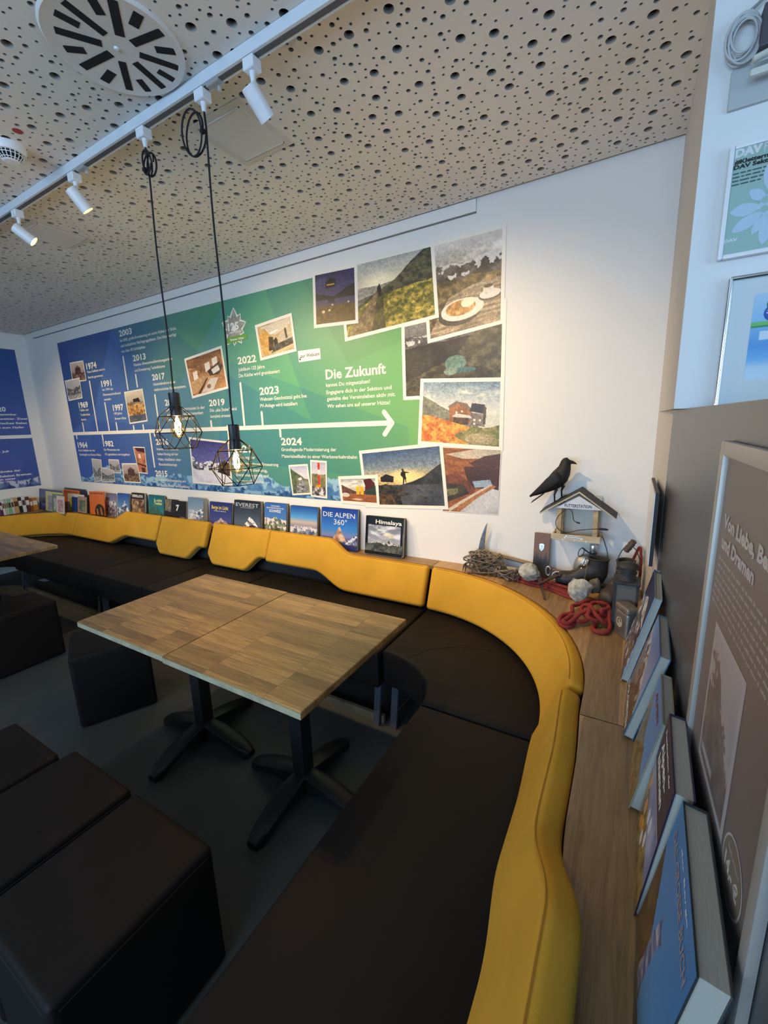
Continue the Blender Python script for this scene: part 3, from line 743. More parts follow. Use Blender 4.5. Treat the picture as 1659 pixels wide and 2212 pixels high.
LIFT = [.0010]
def photo(cv, outer, inset=None, name='photo_print'):
    """outer = four image points (TL, TR, BR, BL) on the wall; white border and picture"""
    LIFT[0] += .00012; l = LIFT[0]
    q = [PM.at(x, y, l) for x, y in outer]
    g1 = cv.n(34, 77, 3)-.5; g2 = cv.n(60, 78, 2)-.5; dkm = 1-np.clip((cv.a.mean(-1)-150)/80, 0, .75); cv.a[:] = np.clip(cv.a*(1+(.34*g1+.45*g2)*dkm)[..., None], 0, 255)
    p = obj(name, (lambda bm: (poly(bm, q[::-1]), bm)[1])(bmesh.new()), M_print_cream, mural)
    w_ = (q[1]-q[0]).length; h_ = (q[3]-q[0]).length; i = (.022 if w_ > .3 else .014) if inset is None else inset
    a, b = i/w_, i/h_
    def at(u, v): return (q[0]*(1-u)+q[1]*u)*(1-v)+(q[3]*(1-u)+q[2]*u)*v + PM.n*.00006
    c = [at(a, b), at(1-a, b), at(1-a, 1-b), at(a, 1-b)]
    o = pic('picture', cv, *c, mural); o.parent = p; o.matrix_parent_inverse = Matrix.Identity(4)
    return p
Z2 = lambda *a: [(x/2.962, 640+y/2.962) for x, y in a]
Z3 = lambda *a: [(380+x/3.19, 640+y/3.19) for x, y in a]
Z4 = lambda *a: [(660+x/3.402, 480+y/3.402) for x, y in a]
# big photographs on the right, drawn back to front
c = Cv(200, 190); c.grad([(0, (120, 120, 120)), (1, (40, 38, 38))]); c.ridge(.16, .10, 3, 5, (58, 56, 56), (120, 118, 116), 9, (190, 190, 192), .16)
c.ridge(.30, .04, 3, 9, (34, 32, 32), (58, 56, 50), 7); c.ridge(.30, .10, 3, 12, (50, 50, 38), (98, 92, 72), 14, shape=[(0, .45), (.5, .30), (.62, .1), (.8, -.16), (1, -.22)])
c.ridge(.62, .05, 5, 21, (44, 42, 30), (84, 78, 56), 20, shape=[(0, .3), (.3, .02), (.5, -.04), (1, .12)])
c.ell(.55, .60, .11, .10, (96, 128, 116)).ell(.64, .70, .12, .035, (70, 104, 104)).ell(.50, .70, .07, .05, (120, 140, 128))
c.tex(c.v+.35*c.u < -1, (0, 0, 0), (0, 0, 0)); photo(c, Z4((703, 748), (1478, 560), (1460, 1275), (718, 1308)))
c = Cv(190, 220); c.grad([(0, (214, 208, 200)), (.3, (150, 145, 138))]); c.clouds((235, 232, 228), 3, 4, .45, 0, .35)
c.ridge(.24, .10, 4, 8, (48, 46, 44), (104, 98, 88), 10, (200, 198, 196), .2); c.ridge(.42, .05, 4, 15, (70, 62, 40), (130, 112, 72), 18)
c.poly([(0, .95), (.30, .60), (.62, .52), (1, .50), (1, 1), (0, 1)], (120, 104, 84), 7, (176, 156, 128), 4, 40)
for k in range(6): c.poly([(0, .66+k*.07), (1, .55+k*.075), (1, .553+k*.075), (0, .665+k*.07)], (84, 72, 58))
c.ell(.44, .80, .30, .13, (66, 60, 54)).ell(.48, .76, .30, .12, (222, 214, 200)).ell(.46, .74, .21, .085, (150, 104, 50), (205, 160, 100)).ell(.56, .70, .09, .05, (236, 224, 190))
c.ell(.86, .68, .15, .06, (86, 78, 70)).ell(.86, .665, .14, .05, (220, 214, 204)).ell(.84, .61, .07, .06, (206, 200, 190)).ell(.84, .575, .06, .02, (80, 60, 44)).ell(.85, .52, .12, .035, (160, 146, 126)).ell(.86, .49, .08, .035, (120, 96, 66), (170, 140, 100))
photo(c, Z4((850, 172), (1478, 5), (1458, 742), (897, 892)), name='photo_print')
c = Cv(230, 190); c.grad([(0, (176, 178, 172)), (.35, (222, 210, 180))]); c.ell(.42, .33, .22, .2, (250, 240, 205), soft=True)
c.ridge(.35, .05, 3, 6, (140, 138, 126), (160, 156, 140), 6); c.ridge(.45, .04, 4, 9, (92, 92, 80), (120, 116, 96), 10, shape=[(0, .1), (.45, .0), (1, -.1)])
c.ridge(.42, .03, 5, 3, (52, 56, 42), (98, 94, 68), 16, shape=[(0, .3), (.42, .02), (.6, -.1), (.8, -.30), (.95, -.44), (1, -.46)])
c.ridge(.50, .03, 6, 14, (84, 86, 34), (180, 160, 74), 22, shape=[(0, .22), (.2, .12), (.38, .0), (1, -.06)])
c.poly([(.0, 1), (.40, .42), (.44, .42), (.36, 1)], (96, 80, 56), 3, (150, 128, 92), 18); c.poly([(.30, 1), (.40, .5), (.46, .44), (.47, 1)], (58, 56, 36), 5, (96, 92, 50), 22)
c.poly([(.40, .40), (.43, .33), (.45, .42), (.44, .52), (.41, .52)], (40, 36, 34))
photo(c, Z4((245, 320), (943, 148), (980, 700), (290, 878)))
c = Cv(110, 140); c.grad([(0, (52, 50, 84)), (.5, (70, 66, 104)), (1, (84, 62, 30))]); c.clouds((84, 80, 116), 3, 3, .5, 0, .4); c.ridge(.40, .06, 3, 4, (24, 24, 30), (40, 40, 40), 10, shape=[(0, -.03), (.5, .06), (1, -.12)], lo=.52)
c.poly([(.27, .30), (.27, .18), (.38, .10), (.54, .15), (.52, .29)], (26, 24, 30)); c.poly([(.30, .22), (.50, .22), (.50, .25), (.30, .25)], (190, 140, 70)); c.poly([(.32, .52), (.5, .52), (.48, .60), (.34, .60)], (40, 36, 50))
c.tex(c.v > .66, (70, 56, 30), (104, 78, 34), 16, 3)
for x, y, r in ((.2, .76, .04), (.36, .74, .03), (.44, .64, .02), (.84, .62, .022)): c.ell(x, y, r, r*.8, (206, 190, 150))
photo(c, Z4((50, 370), (378, 300), (388, 742), (62, 780)))
c = Cv(200, 170); c.grad([(0, (120, 144, 160)), (.35, (196, 200, 196)), (.6, (206, 206, 190))]); c.clouds((234, 230, 214), 3, 6, .45, .05, .6)
c.ridge(.38, .04, 3, 7, (104, 108, 100), (128, 130, 110), 8, shape=[(0, -.16), (.3, .02), (.5, .16), (1, .5)])
c.poly([(.36, .38), (.47, .31), (.60, .34), (.66, .45), (.66, .66), (.38, .66)], (122, 78, 46), 4, (160, 108, 66), 6, 3); c.poly([(.34, .40), (.46, .30), (.64, .40), (.66, .46), (.48, .34), (.37, .41)], (112, 104, 96))
c.poly([(.63, .48), (.82, .50), (.82, .70), (.63, .68)], (104, 94, 86), 5, (140, 128, 116), 18); c.poly([(.63, .46), (.66, .33), (.82, .35), (.84, .50)], (52, 52, 58)); c.poly([(.80, .35), (.84, .40), (.83, .66), (.80, .66)], (84, 74, 66))
c.poly([(.40, .56), (.46, .50), (.64, .53), (.66, .57)], (206, 200, 190)); c.poly([(.43, .57), (.62, .57), (.62, .68), (.43, .68)], (110, 80, 56), 3, (60, 46, 36), 14)
for x, y in ((.45, .47), (.52, .45), (.68, .58), (.75, .58), (.68, .64)): c.poly([(x, y), (x+.025, y), (x+.025, y+.03), (x, y+.03)], (226, 220, 206))
c.ridge(.68, .04, 6, 8, (104, 110, 60), (160, 150, 90), 20, shape=[(0, -.12), (.3, -.06), (.5, .05), (1, .0)]); m_ = (c.v > .55) & (c.u < .55+.1*np.sin(c.v*20)) & (c.v > .52+.3*c.u)
c.tex(m_, (190, 96, 44), (226, 172, 76), 14, 11, 3); c.ell(.76, .90, .18, .09, (150, 136, 100), (180, 164, 124))
photo(c, Z4((845, 1150), (1462, 1140), (1450, 1682), (825, 1632)))
c = Cv(170, 170); c.tex(c.v > -1, (120, 66, 34), (164, 100, 54), 3, 4, fy=18); c.poly([(.1, .1), (.6, 0), (1, 0), (1, .12), (.4, .16)], (180, 170, 150), 3, (206, 190, 166), 4); c.poly([(.75, .1), (1, .05), (1, .3), (.62, .3), (.5, .22)], (78, 44, 34))
c.poly([(.4, .28), (1, .24), (1, .62), (.5, .60)], (60, 32, 26), 5, (84, 44, 34), 3, 8); c.poly([(.02, .45), (.30, .38), (.62, .62), (.55, .72), (.05, .60)], (120, 66, 40), 4, (96, 50, 32), 6)
c.poly([(.55, .50), (.85, .46), (.90, .56), (.60, .60)], (150, 170, 186)); c.poly([(.05, .55), (.40, .56), (.5, .7), (.1, .85)], (40, 34, 24), 3, (70, 60, 36), 10); c.poly([(.0, .66), (.3, .62), (.3, .70), (.05, .78)], (150, 140, 96), 3, (84, 84, 54), 12)
c.poly([(.15, .98), (.90, .54), (.96, .56), (.35, 1)], (148, 96, 54), 3, (180, 122, 74), 5); c.poly([(.32, 1), (.70, .72), (.9, .60), (1, .62), (1, 1)], (176, 178, 180), 3, (204, 204, 204), 3); c.poly([(.1, .96), (.86, .53), (.88, .55), (.14, 1)], (206, 190, 166))
photo(c, Z4((985, 1650), (1440, 1672), (1415, 2152), (1005, 2125)), .004)
c = Cv(230, 180); c.grad([(0, (58, 84, 124)), (.3, (120, 134, 146)), (.5, (214, 190, 130)), (.62, (190, 160, 110)), (1, (40, 44, 52))]); c.ell(.55, .50, .25, .18, (250, 224, 150), soft=True)
c.ridge(.58, .03, 4, 5, (30, 34, 36), (60, 62, 56), 12, shape=[(0, .05), (.5, .06), (.75, -.08), (1, -.30)], lo=.64)
c.tex((c.v > .63), (44, 48, 56), (84, 86, 90), 3, 3); c.ridge(.66, .05, 7, 9, (22, 22, 22), (70, 62, 50), 20, shape=[(0, -.05), (.35, -.02), (.45, .06), (.5, .6), (1, .6)])
c.poly([(.22, .56), (.22, .48), (.30, .42), (.40, .47), (.39, .58)], (24, 22, 24)); c.poly([(.51, .62), (.52, .50), (.49, .45), (.50, .40), (.53, .37), (.555, .39), (.62, .41), (.555, .42), (.56, .50), (.555, .62), (.54, .52), (.525, .62)], (20, 20, 24)); c.ell(.525, .36, .014, .02, (20, 20, 24))
for x, y, r in ((.50, .66, .05), (.47, .72, .06), (.50, .80, .07), (.76, .87, .05), (.95, .84, .03), (.86, .78, .02), (.7, .72, .02)): c.ell(x, y, r, r*.5, (34, 32, 30), (80, 70, 58))
c.poly([(.1, .95), (.25, .75), (.36, .82), (.40, 1), (.1, 1)], (110, 80, 44), 3, (40, 32, 24), 14)
photo(c, Z4((392, 1680), (1005, 1615), (1050, 2112), (440, 2095)))
c = Cv(110, 90); c.grad([(0, (150, 156, 160)), (.4, (200, 190, 170))]); c.clouds((240, 236, 226), 3, 5, .45); c.ridge(.45, .05, 3, 5, (84, 60, 52), (120, 80, 60), 10, lo=.66, shape=[(0, -.2), (.4, .1), (1, .1)]); c.tex(c.v > .66, (130, 72, 40), (176, 110, 66), 3, 4, fy=26)
for x in (.42, .54): c.poly([(x, .33), (x+.11, .33), (x+.10, .68), (x+.01, .68)], (226, 158, 32), 3, (246, 190, 60), 8)
c.poly([(.66, .05), (.86, .0), (.98, .2), (.96, .66), (.68, .6), (.70, .3)], (92, 30, 28), 3, (60, 24, 26), 10); c.poly([(.7, .5), (1, .3), (1, .68), (.7, .68)], (44, 60, 52)); c.ell(.1, .72, .12, .1, (214, 200, 184)).ell(.45, .9, .2, .06, (232, 200, 166), soft=True)
photo(c, Z4((238, 1868), (530, 1855), (545, 2090), (262, 2066)))
# small photographs among the dates
def sepia(seed, hut=True):
    c = Cv(50, 60); c.grad([(0, (196, 182, 176)), (1, (140, 110, 90))]); c.ridge(.55, .08, 4, seed, (70, 50, 42), (150, 120, 96), 14)
    if hut: c.poly([(.3, .65), (.3, .3), (.5, .18), (.72, .3), (.74, .65)], (92, 62, 56), seed, (60, 40, 36), 6); c.poly([(.26, .34), (.5, .14), (.78, .32), (.5, .26)], (120, 96, 90))
    return c
def grey(seed):
    c = Cv(50, 60); c.grad([(0, (188, 186, 190)), (1, (150, 150, 150))]); c.ridge(.40, .14, 3, seed, (70, 72, 76), (150, 150, 152), 14, shape=[(0, -.1), (.5, .15), (1, -.1)]); c.ridge(.8, .08, 4, seed+3, (130, 130, 132), (190, 190, 190), 14); return c
photo(sepia(3), Z2((445, 425), (532, 410), (553, 540), (465, 553)), .011); photo(grey(5), Z2((414, 540), (508, 520), (528, 652), (440, 670)), .011)
c = Cv(60, 80); c.grad([(0, (226, 214, 190)), (1, (90, 80, 60))]); c.ridge(.34, .06, 3, 3, (120, 100, 80), (170, 150, 120), 10); c.poly([(.4, .34), (.4, .24), (.75, .22), (.8, .36)], (50, 34, 26)); c.ridge(.42, .04, 6, 8, (130, 84, 40), (226, 180, 110), 12); c.tex(c.v > .78, (60, 70, 84), (104, 110, 116), 6, 3)
photo(c, Z2((793, 612), (912, 590), (945, 800), (830, 818)), .014)
c = Cv(120, 110); c.tex(c.v > -1, (150, 104, 66), (206, 150, 100), 4, 3); c.poly([(0, 0), (1, 0), (1, .18), (.3, .3), (0, .22)], (110, 74, 48), 3, (160, 110, 70), 3, 12); c.poly([(.05, .3), (.95, .12), (.95, .45), (.1, .5)], (176, 130, 84), 8, (120, 74, 44), 10)
for x, y in ((.5, .25), (.72, .18), (.12, .38)): c.poly([(x, y), (x+.14, y-.03), (x+.14, y+.2), (x, y+.22)], (240, 226, 206))
c.poly([(.55, .45), (.9, .30), (1, .45), (.85, .62), (.6, .6)], (60, 44, 36), 4, (110, 84, 64), 8); c.poly([(.66, .45), (.86, .38), (.9, .52), (.7, .58)], (226, 216, 206)); c.poly([(.02, .62), (.45, .55), (.6, .62), (.1, .95), (.0, .95)], (196, 156, 110)); c.poly([(.28, .98), (.6, .66), (.82, .70), (.62, 1)], (216, 206, 190)); c.poly([(.16, .98), (.5, .62), (.53, .64), (.24, 1)], (84, 52, 32)); c.ell(.52, .86, .06, .06, (150, 110, 90))
photo(c, Z2((1178, 400), (1418, 315), (1462, 590), (1230, 655)), .02)
for s_, q_ in ((7, ((585, 1037), (648, 1045), (660, 1178), (605, 1190))), (11, ((693, 1042), (760, 1045), (775, 1133), (705, 1130))), (15, ((645, 1092), (727, 1112), (738, 1188), (652, 1190)))): photo(grey(s_), Z2(*q_), .008)
photo(sepia(9), Z2((778, 1068), (885, 1068), (901, 1197), (795, 1190)), .013)
c = Cv(50, 80); c.tex(c.v > -1, (150, 84, 56), (206, 140, 104), 6, 3); c.poly([(.15, 0), (1, 0), (1, .2), (.2, .12)], (70, 30, 40)); c.poly([(.3, .25), (.55, .25), (.55, .42), (.3, .42)], (232, 214, 196)); c.poly([(0, .6), (1, .7), (1, .78), (0, .68)], (84, 48, 36)); c.poly([(.4, .8), (.8, .8), (.8, 1), (.4, 1)], (70, 44, 40))
photo(c, Z2((850, 962), (926, 965), (946, 1137), (888, 1130)), .010)
c = Cv(130, 140); c.grad([(0, (64, 62, 124)), (.4, (96, 96, 156))]); c.ridge(.38, .08, 4, 5, (60, 58, 70), (150, 150, 164), 14, (226, 224, 232), .3, shape=[(0, .0), (.2, .16), (.6, .12), (1, .05)]); c.tex(c.v > .66+.05*np.sin(c.u*9), (200, 198, 212), (232, 230, 236), 5, 3); c.tex((c.v > .56) & (c.v < .7) & (c.n(9, 8) > .6), (60, 56, 66), (90, 88, 96), 8); c.poly([(.68, .72), (.74, .5), (.9, .42), (1, .5), (1, .8)], (84, 62, 48), 3, (50, 40, 36), 8)
photo(c, Z3((88, 970), (365, 1002), (392, 1312), (118, 1288)), .018)
c = Cv(110, 100); c.tex(c.v > -1, (176, 150, 110), (214, 190, 150), 3, 3); c.poly([(.1, .05), (1, 0), (1, .2), (.55, .4), (.2, .3)], (206, 196, 176)); c.poly([(.35, .30), (.6, .26), (.6, .3), (.37, .35)], (250, 246, 236)); c.poly([(.2, .1), (.4, .45), (.36, .85), (.1, .98), (0, .3)], (186, 140, 70), 3, (214, 170, 100), 5); c.poly([(.3, .4), (.44, .45), (.42, .85), (.25, .85)], (104, 84, 60), 4, (60, 48, 40), 10)
c.poly([(.6, .45), (.95, .3), (.97, .75), (.62, .7)], (190, 180, 160)); c.poly([(.44, .55), (.52, .48), (.56, .58), (.54, .8), (.44, .78)], (50, 44, 46)); c.poly([(.78, .3), (.84, .28), (.86, .6), (.8, .62)], (70, 60, 50)); c.poly([(.3, .95), (.5, .7), (1, .62), (1, .82)], (104, 110, 96), 6, (50, 50, 46), 14)
photo(c, Z3((543, 200), (797, 113), (833, 378), (583, 445)), .02)
c = Cv(60, 80); c.grad([(0, (176, 180, 206)), (.3, (214, 214, 222))]); c.ridge(.35, .05, 3, 5, (66, 84, 56), (110, 124, 90), 10, shape=[(0, -.3), (1, .25)]); c.poly([(.3, .4), (1, .5), (1, 1), (.2, 1)], (104, 110, 84), 4, (150, 150, 130), 10); c.poly([(.2, .75), (.65, .5), (.9, .9), (.3, 1)], (176, 176, 180), 3, (70, 70, 76), 12, 30); c.poly([(.4, .45), (.6, .4), (.62, .5), (.42, .52)], (226, 226, 230))
photo(c, Z3((775, 1163), (908, 1155), (935, 1365), (803, 1372)), .013)
c = Cv(50, 90); c.grad([(0, (176, 176, 196)), (.3, (206, 206, 214))]); c.ridge(.35, .06, 3, 8, (96, 100, 70), (150, 140, 100), 12); c.ridge(.72, .06, 4, 4, (60, 56, 56), (226, 224, 226), 12); c.poly([(.42, .02), (.58, .02), (.60, .70), (.46, .70)], (206, 50, 50)); c.poly([(.43, .22), (.59, .22), (.59, .36), (.44, .36)], (236, 226, 220)); c.poly([(.3, .68), (.65, .66), (.65, .74), (.3, .76)], (220, 150, 30))
photo(c, Z3((925, 1127), (1040, 1135), (1043, 1395), (930, 1380)), .013)

# timeline, ticks and arrow
LB = .0008
def bar(name, x0, z0, x1, z1, w_, m=M_print_cream, cap=True, lift=LB):
    d = Vector((x1-x0, z1-z0)).normalized(); s = Vector((-d.y, d.x))*w_/2; pts = []
    a = math.atan2(d.y, d.x)
    if cap:
        for k in range(9): th = a-math.pi/2+math.pi*k/8; pts.append((x1+math.cos(th)*w_/2, z1+math.sin(th)*w_/2))
        for k in range(9): th = a+math.pi/2+math.pi*k/8; pts.append((x0+math.cos(th)*w_/2, z0+math.sin(th)*w_/2))
    else: pts = [(x1-s.x, z1-s.y), (x1+s.x, z1+s.y), (x0+s.x, z0+s.y), (x0-s.x, z0-s.y)]
    bm = bmesh.new(); poly(bm, [W_(x, z, lift) for x, z in pts]); return obj(name, bm, m, mural)
zl = PM.uv(600, 922)[1]; xe = PM.uv(846, 910)[0]
bar('timeline_arrow', xl_, zl, xe, zl, .034, cap=False)
for s in (1, -1): bar('arrow_head', xe+.004, zl, xe-.055, zl+s*.072, .034, lift=LB+.0002*(s+2))
def tick(a, b):
    (u0, v0), (u1, v1) = PM.uv(*a), PM.uv(*b); bar('tick_mark', (u0+u1)/2, v0, (u0+u1)/2, v1, .021, lift=LB+.00015)
for a, b in ((572, 545, 628, 868), (672, 683, 700, 862), (787, 388, 820, 595), (745, 810, 750, 860), (530, 812, 538, 870), (855, 830, 858, 858), (916, 825, 920, 856), (868, 503, 880, 578), (993, 632, 1020, 850), (490, 885, 492, 910), (655, 880, 658, 918), (958, 872, 990, 1090), (988, 872, 990, 893), (1350, 800, 1355, 838)) and [((r[0], r[1]), (r[2], r[3])) for r in ((572, 545, 628, 868), (672, 683, 700, 862), (787, 388, 820, 595), (745, 810, 750, 860), (530, 812, 538, 870), (855, 830, 858, 858), (916, 825, 920, 856), (868, 503, 880, 578), (993, 632, 1020, 850), (490, 885, 492, 910), (655, 880, 658, 918), (958, 872, 990, 1090), (988, 872, 990, 893), (1350, 800, 1355, 838))]:
    p, q = Z2(a, b); tick(p, q)
for r in ((445, 600, 472, 885), (592, 800, 598, 885), (717, 905, 722, 965)):
    p, q = Z3((r[0], r[1]), (r[2], r[3])); tick(p, q)
# dates and captions: (text, baseline left x, y, right x, cap height) in zoom coordinates
def year(t_, f, x, y, xr, h):
    (a, b), = f((x, y)); (c_, _), = f((xr, y)); k = 2.962 if f is Z2 else (3.19 if f is Z3 else 3.402)
    ptext('year_heading', t_, PM, a, b, c_, h/k, M_print_cream, mural, .028)
def cap(f, rows):
    k = 2.962 if f is Z2 else (3.19 if f is Z3 else 3.402)
    for t_, x, y, xr, h in rows:
        (a, b), = f((x, y)); (c_, _), = f((xr, y)); u, v = PM.uv(a, b); u2 = PM.u_at(c_, v); hh = PM.uv(a, b-h/k)[1]-v
        obj('caption', text_mesh(t_, PM, u, v, abs(u2-u), hh, .014), M_print_cream, mural)
for a in (('1974', 555, 468, 620, 38), ('1969', 507, 715, 566, 36), ('1991', 652, 580, 716, 38), ('1997', 726, 733, 793, 38), ('1964', 502, 968, 562, 34), ('1982', 663, 960, 729, 34), ('2003', 765, 258, 846, 38), ('2013', 853, 416, 935, 38), ('2017', 976, 538, 1057, 38), ('2018', 1058, 700, 1136, 38), ('2019', 1340, 703, 1440, 40), ('2016', 1000, 950, 1080, 36), ('2015', 997, 1150, 1075, 36), ('2022', 1523, 435, 1642, 44)): year(a[0], Z2, *a[1:])
year('2023', Z3, 578, 680, 712, 50); year('2021', Z3, 395, 1075, 515, 46); year('2024', Z3, 727, 1025, 870, 48)
cap(Z2, [('Neue Seilbahn wird in', 560, 492, 673, 15), ('Betrieb genommen', 566, 527, 660, 15)])
cap(Z2, [('Telefon und', 512, 737, 567, 15), ('Totalverlust', 517, 766, 578, 15), ('kommt', 522, 796, 554, 15)])
cap(Z2, [('bis 1994 das', 657, 606, 725, 15), ('Kleinwasserkraftwerk', 662, 638, 776, 15), ('entsteht', 668, 668, 712, 15)])
cap(Z2, [('100 Jahre', 732, 758, 783, 15), ('Bremer Hütte', 737, 790, 809, 15)])
cap(Z2, [('Erste Seilbahn von der', 505, 992, 610, 14), ('Simmingalm zur Bremer Hütte', 511, 1019, 648, 14)])
cap(Z2, [('Ein Winterraum mit', 668, 988, 767, 14), ('10 Lagerplätzen wird angebaut', 674, 1017, 832, 14)])
cap(Z2, [('bis 2005, große Erweiterung um einen Anbau mit Stube', 770, 293, 1128, 18), ('und zusätzlichen Nächtigungsplätzen. Die Hütte verfügt', 775, 327, 1130, 18), ('nun über 83 Schlafplätze', 780, 362, 932, 18)])
cap(Z2, [('Neubau Abwasseraufbereitungsanlage', 858, 448, 1103, 18), ('und Erweiterung Technikräume', 864, 484, 1057, 18)])
cap(Z2, [('Inbetriebnahme eines', 983, 572, 1123, 18), ('elektronischen Kassensystems', 988, 607, 1190, 18)])
cap(Z2, [('DAV: Alte Kletterrouten in der', 1065, 737, 1312, 19), ('werden saniert und dokumentiert', 1070, 768, 1302, 19), ('sie im Kletterführer', 1074, 797, 1240, 19)])
cap(Z2, [('Die „alte Stube“ wird', 1345, 740, 1515, 20), ('komplett erneuert', 1348, 778, 1482, 20)])
cap(Z2, [('Internet und Telefonie', 1004, 985, 1142, 16), ('halten Einzug auf der', 1009, 1016, 1142, 16), ('Hütte, Installation einer', 1014, 1050, 1160, 16), ('Brandmeldeanlage', 1019, 1082, 1134, 16)])
cap(Z2, [('Komplette Dachsanierung und', 1002, 1180, 1190, 16), ('ein Notabschieder wird installiert', 1007, 1213, 1216, 16)])
cap(Z3, [('Jubiläum 125 Jahre', 432, 518, 613, 24), ('Die Küche wird grundsaniert', 435, 560, 718, 24)])
cap(Z3, [('Webcam Geschnitztal geht live', 580, 722, 902, 24), ('PV-Anlage wird installiert', 583, 767, 840, 24)])
cap(Z3, [('Erneuerung der', 398, 1118, 548, 20), ('Brandmeldeordnung, Erneuerung', 402, 1162, 707, 20), ('Kraftwerksleitung,', 410, 1203, 633, 20), ('Energiemanagement und', 418, 1238, 640, 20), ('Warmwasserspeicher', 420, 1280, 610, 20)])
cap(Z3, [('Grundlegende Modernisierung der', 728, 1066, 1107, 22), ('Materialseilbahn zu einer Werksverkehrsbahn', 732, 1112, 1250, 22)])
cap(Z4, [('kannst Du mitgestalten!', 152, 1211, 475, 27), ('Engagiere dich in der Sektion und', 155, 1264, 633, 27), ('gestalte das Vereinsleben aktiv mit.', 159, 1312, 662, 27), ('Wir sehen uns auf unserer Hütte!', 161, 1365, 622, 27)])
(a, b), (c_, _) = Z4((150, 1155), (592, 1155)); ptext('heading', 'Die Zukunft', PM, a, b, c_, 70/3.402, M_print_cream, mural, .025)
q = [PM.at(x, y, .0012) for x, y in Z3((840, 378), (993, 357), (998, 432), (848, 455))]
lab = obj('webcam_label', (lambda bm: (poly(bm, q[::-1]), bm)[1])(bmesh.new()), M_print_white, mural, label='small white paper label')
(a, b), (c_, _) = Z3((862, 425), (990, 405)); o = ptext('label_text', 'zur Webcam', PM, a, b, c_, 24/3.19, M_dark_print, mural, .01, .0016); o.parent = lab
bm = bmesh.new(); tube(bm, [PM.at(x, y, .0018) for x, y in Z3((862, 420), (855, 424), (856, 438))], .0025, 4); tube(bm, [PM.at(x, y, .0018) for x, y in Z3((850, 432), (856, 440), (862, 432))], .0025, 4)
o = obj('arrow', bm, M_dark_print, mural); o.parent = lab
# anniversary flower emblem
(eu, ev) = PM.uv(*Z3((402, 222))[0])
def flower(R1, R0, lift, m, name, n=10, wd=.20, seed=1, par=None):
    bm = bmesh.new(); rnd = random.Random(seed)
    for k in range(n):
        a = 2*math.pi*(k+.35)/n; L_ = R1*(1 if k % 2 == 0 else .84)*rnd.uniform(.92, 1.06); pts = []
        for i in range(15):
            q = i/14; s = math.sin(math.pi*q**.8)*wd*L_ if q < 1 else 0
            pts.append((R0+(L_-R0)*q, s*.55))
        pp = pts+[(x, -y) for x, y in pts[::-1][1:-1]]
        poly(bm, [W_(eu+x*math.cos(a)-y*math.sin(a), ev+(x*math.sin(a)+y*math.cos(a)), lift+k*.00003) for x, y in pp])
    return obj(name, bm, m, mural)
fl = flower(.150, .0, .0012, M_print_cream, 'flower_emblem', 10, .56)
f2 = flower(.138, .02, .0016, mat('grey_print', (.30, .31, .26), .6, noise=(14, .5)), 'petals', 10, .38); f2.parent = fl
(a, b), (c_, _) = Z3((362, 240), (436, 240)); o = ptext('number', '125', PM, a, b, c_, 50/3.19, M_print_white, mural, .04, .0024); o.parent = fl
q = [PM.at(x, y, .0025) for x, y in Z3((348, 290), (488, 258), (492, 292), (352, 330))]
o = obj('ribbon', (lambda bm: (poly(bm, q[::-1]), bm)[1])(bmesh.new()), mat('green_print', (.14, .36, .06), .5), mural); o.parent = fl
(a, b), (c_, _) = Z3((378, 310), (470, 300)); o = ptext('ribbon_text', 'Bremer Hütte', PM, a, b, c_, 17/3.19, M_print_white, mural, .02, .0030); o.parent = fl
(a, b), (c_, _) = Z3((370, 262), (450, 262)); o = ptext('year_span', '1897-2022', PM, a, b, c_, 14/3.19, M_print_white, mural, .02, .0024); o.parent = fl

# second mural on the left wall
mu2 = thing('timeline_mural', 'blue mural with a white line and cut-off text on the left wall', 'mural', (XL, 1.9, .9))
z1, z0 = PLW.uv(33, 756)[1], PLW.uv(89, 1048)[1]; yr = PLW.uv(60, 900)[0]; zm1, zm0 = PLW.uv(67, 939)[1], PLW.uv(68, 946)[1]
c = Cv(200, 200); c.grad([(0, (48, 84, 146)), (.5, (66, 92, 166)), (1, (58, 84, 160))]); c.poly([(0, .3), (.9, .8), (.8, 1), (0, 1)], (70, 90, 168)); c.ridge(.93, .06, 5, 6, (44, 62, 120), (120, 140, 184), 24, (190, 196, 220), .05)
pic('background_print', c, PLW.P(yr-1.2, z1), PLW.P(yr, z1), PLW.P(yr, z0), PLW.P(yr-1.2, z0), mu2)
bm = bmesh.new(); poly(bm, [PLW.P(yr-1.2, zm0, .001), PLW.P(yr+.002, zm0, .001), PLW.P(yr+.002, zm1, .001), PLW.P(yr-1.2, zm1, .001)]); obj('timeline', bm, M_print_white, mu2)
Z5 = lambda x, y: (x/6.508, 730+y/6.508)
for t_, x, y, xr, h in (('1920', -120, 1032, 85, 62), ('Im September', -110, 1088, 235, 26), ('schweres Unwetter. Zwei', -390, 1148, 384, 26), ('Drittel des Daches fielen', -390, 1208, 382, 26), ('dem Sturm zum Opfer', -300, 1268, 342, 26), ('11. Juli', -60, 1605, 122, 26), ('Die Rückgabe der', -200, 1872, 292, 28), ('Hütte an der Sektion Bremen.', -380, 1920, 455, 28), ('Leben unter', -120, 1985, 226, 28)):
    a, b = Z5(xr, y); u, v = PLW.uv(a, b); a2, _ = Z5(max(x, 0), y); 
    h_ = PLW.uv(a, b-h/6.508)[1]-v; w_ = abs(u-PLW.u_at(a2, v))*( (xr-x)/(xr-max(x, 0)) )
    text('caption' if h < 60 else 'year_heading', t_, PLW, u-w_, v, M_print_white, mu2, w_, h_, .03)

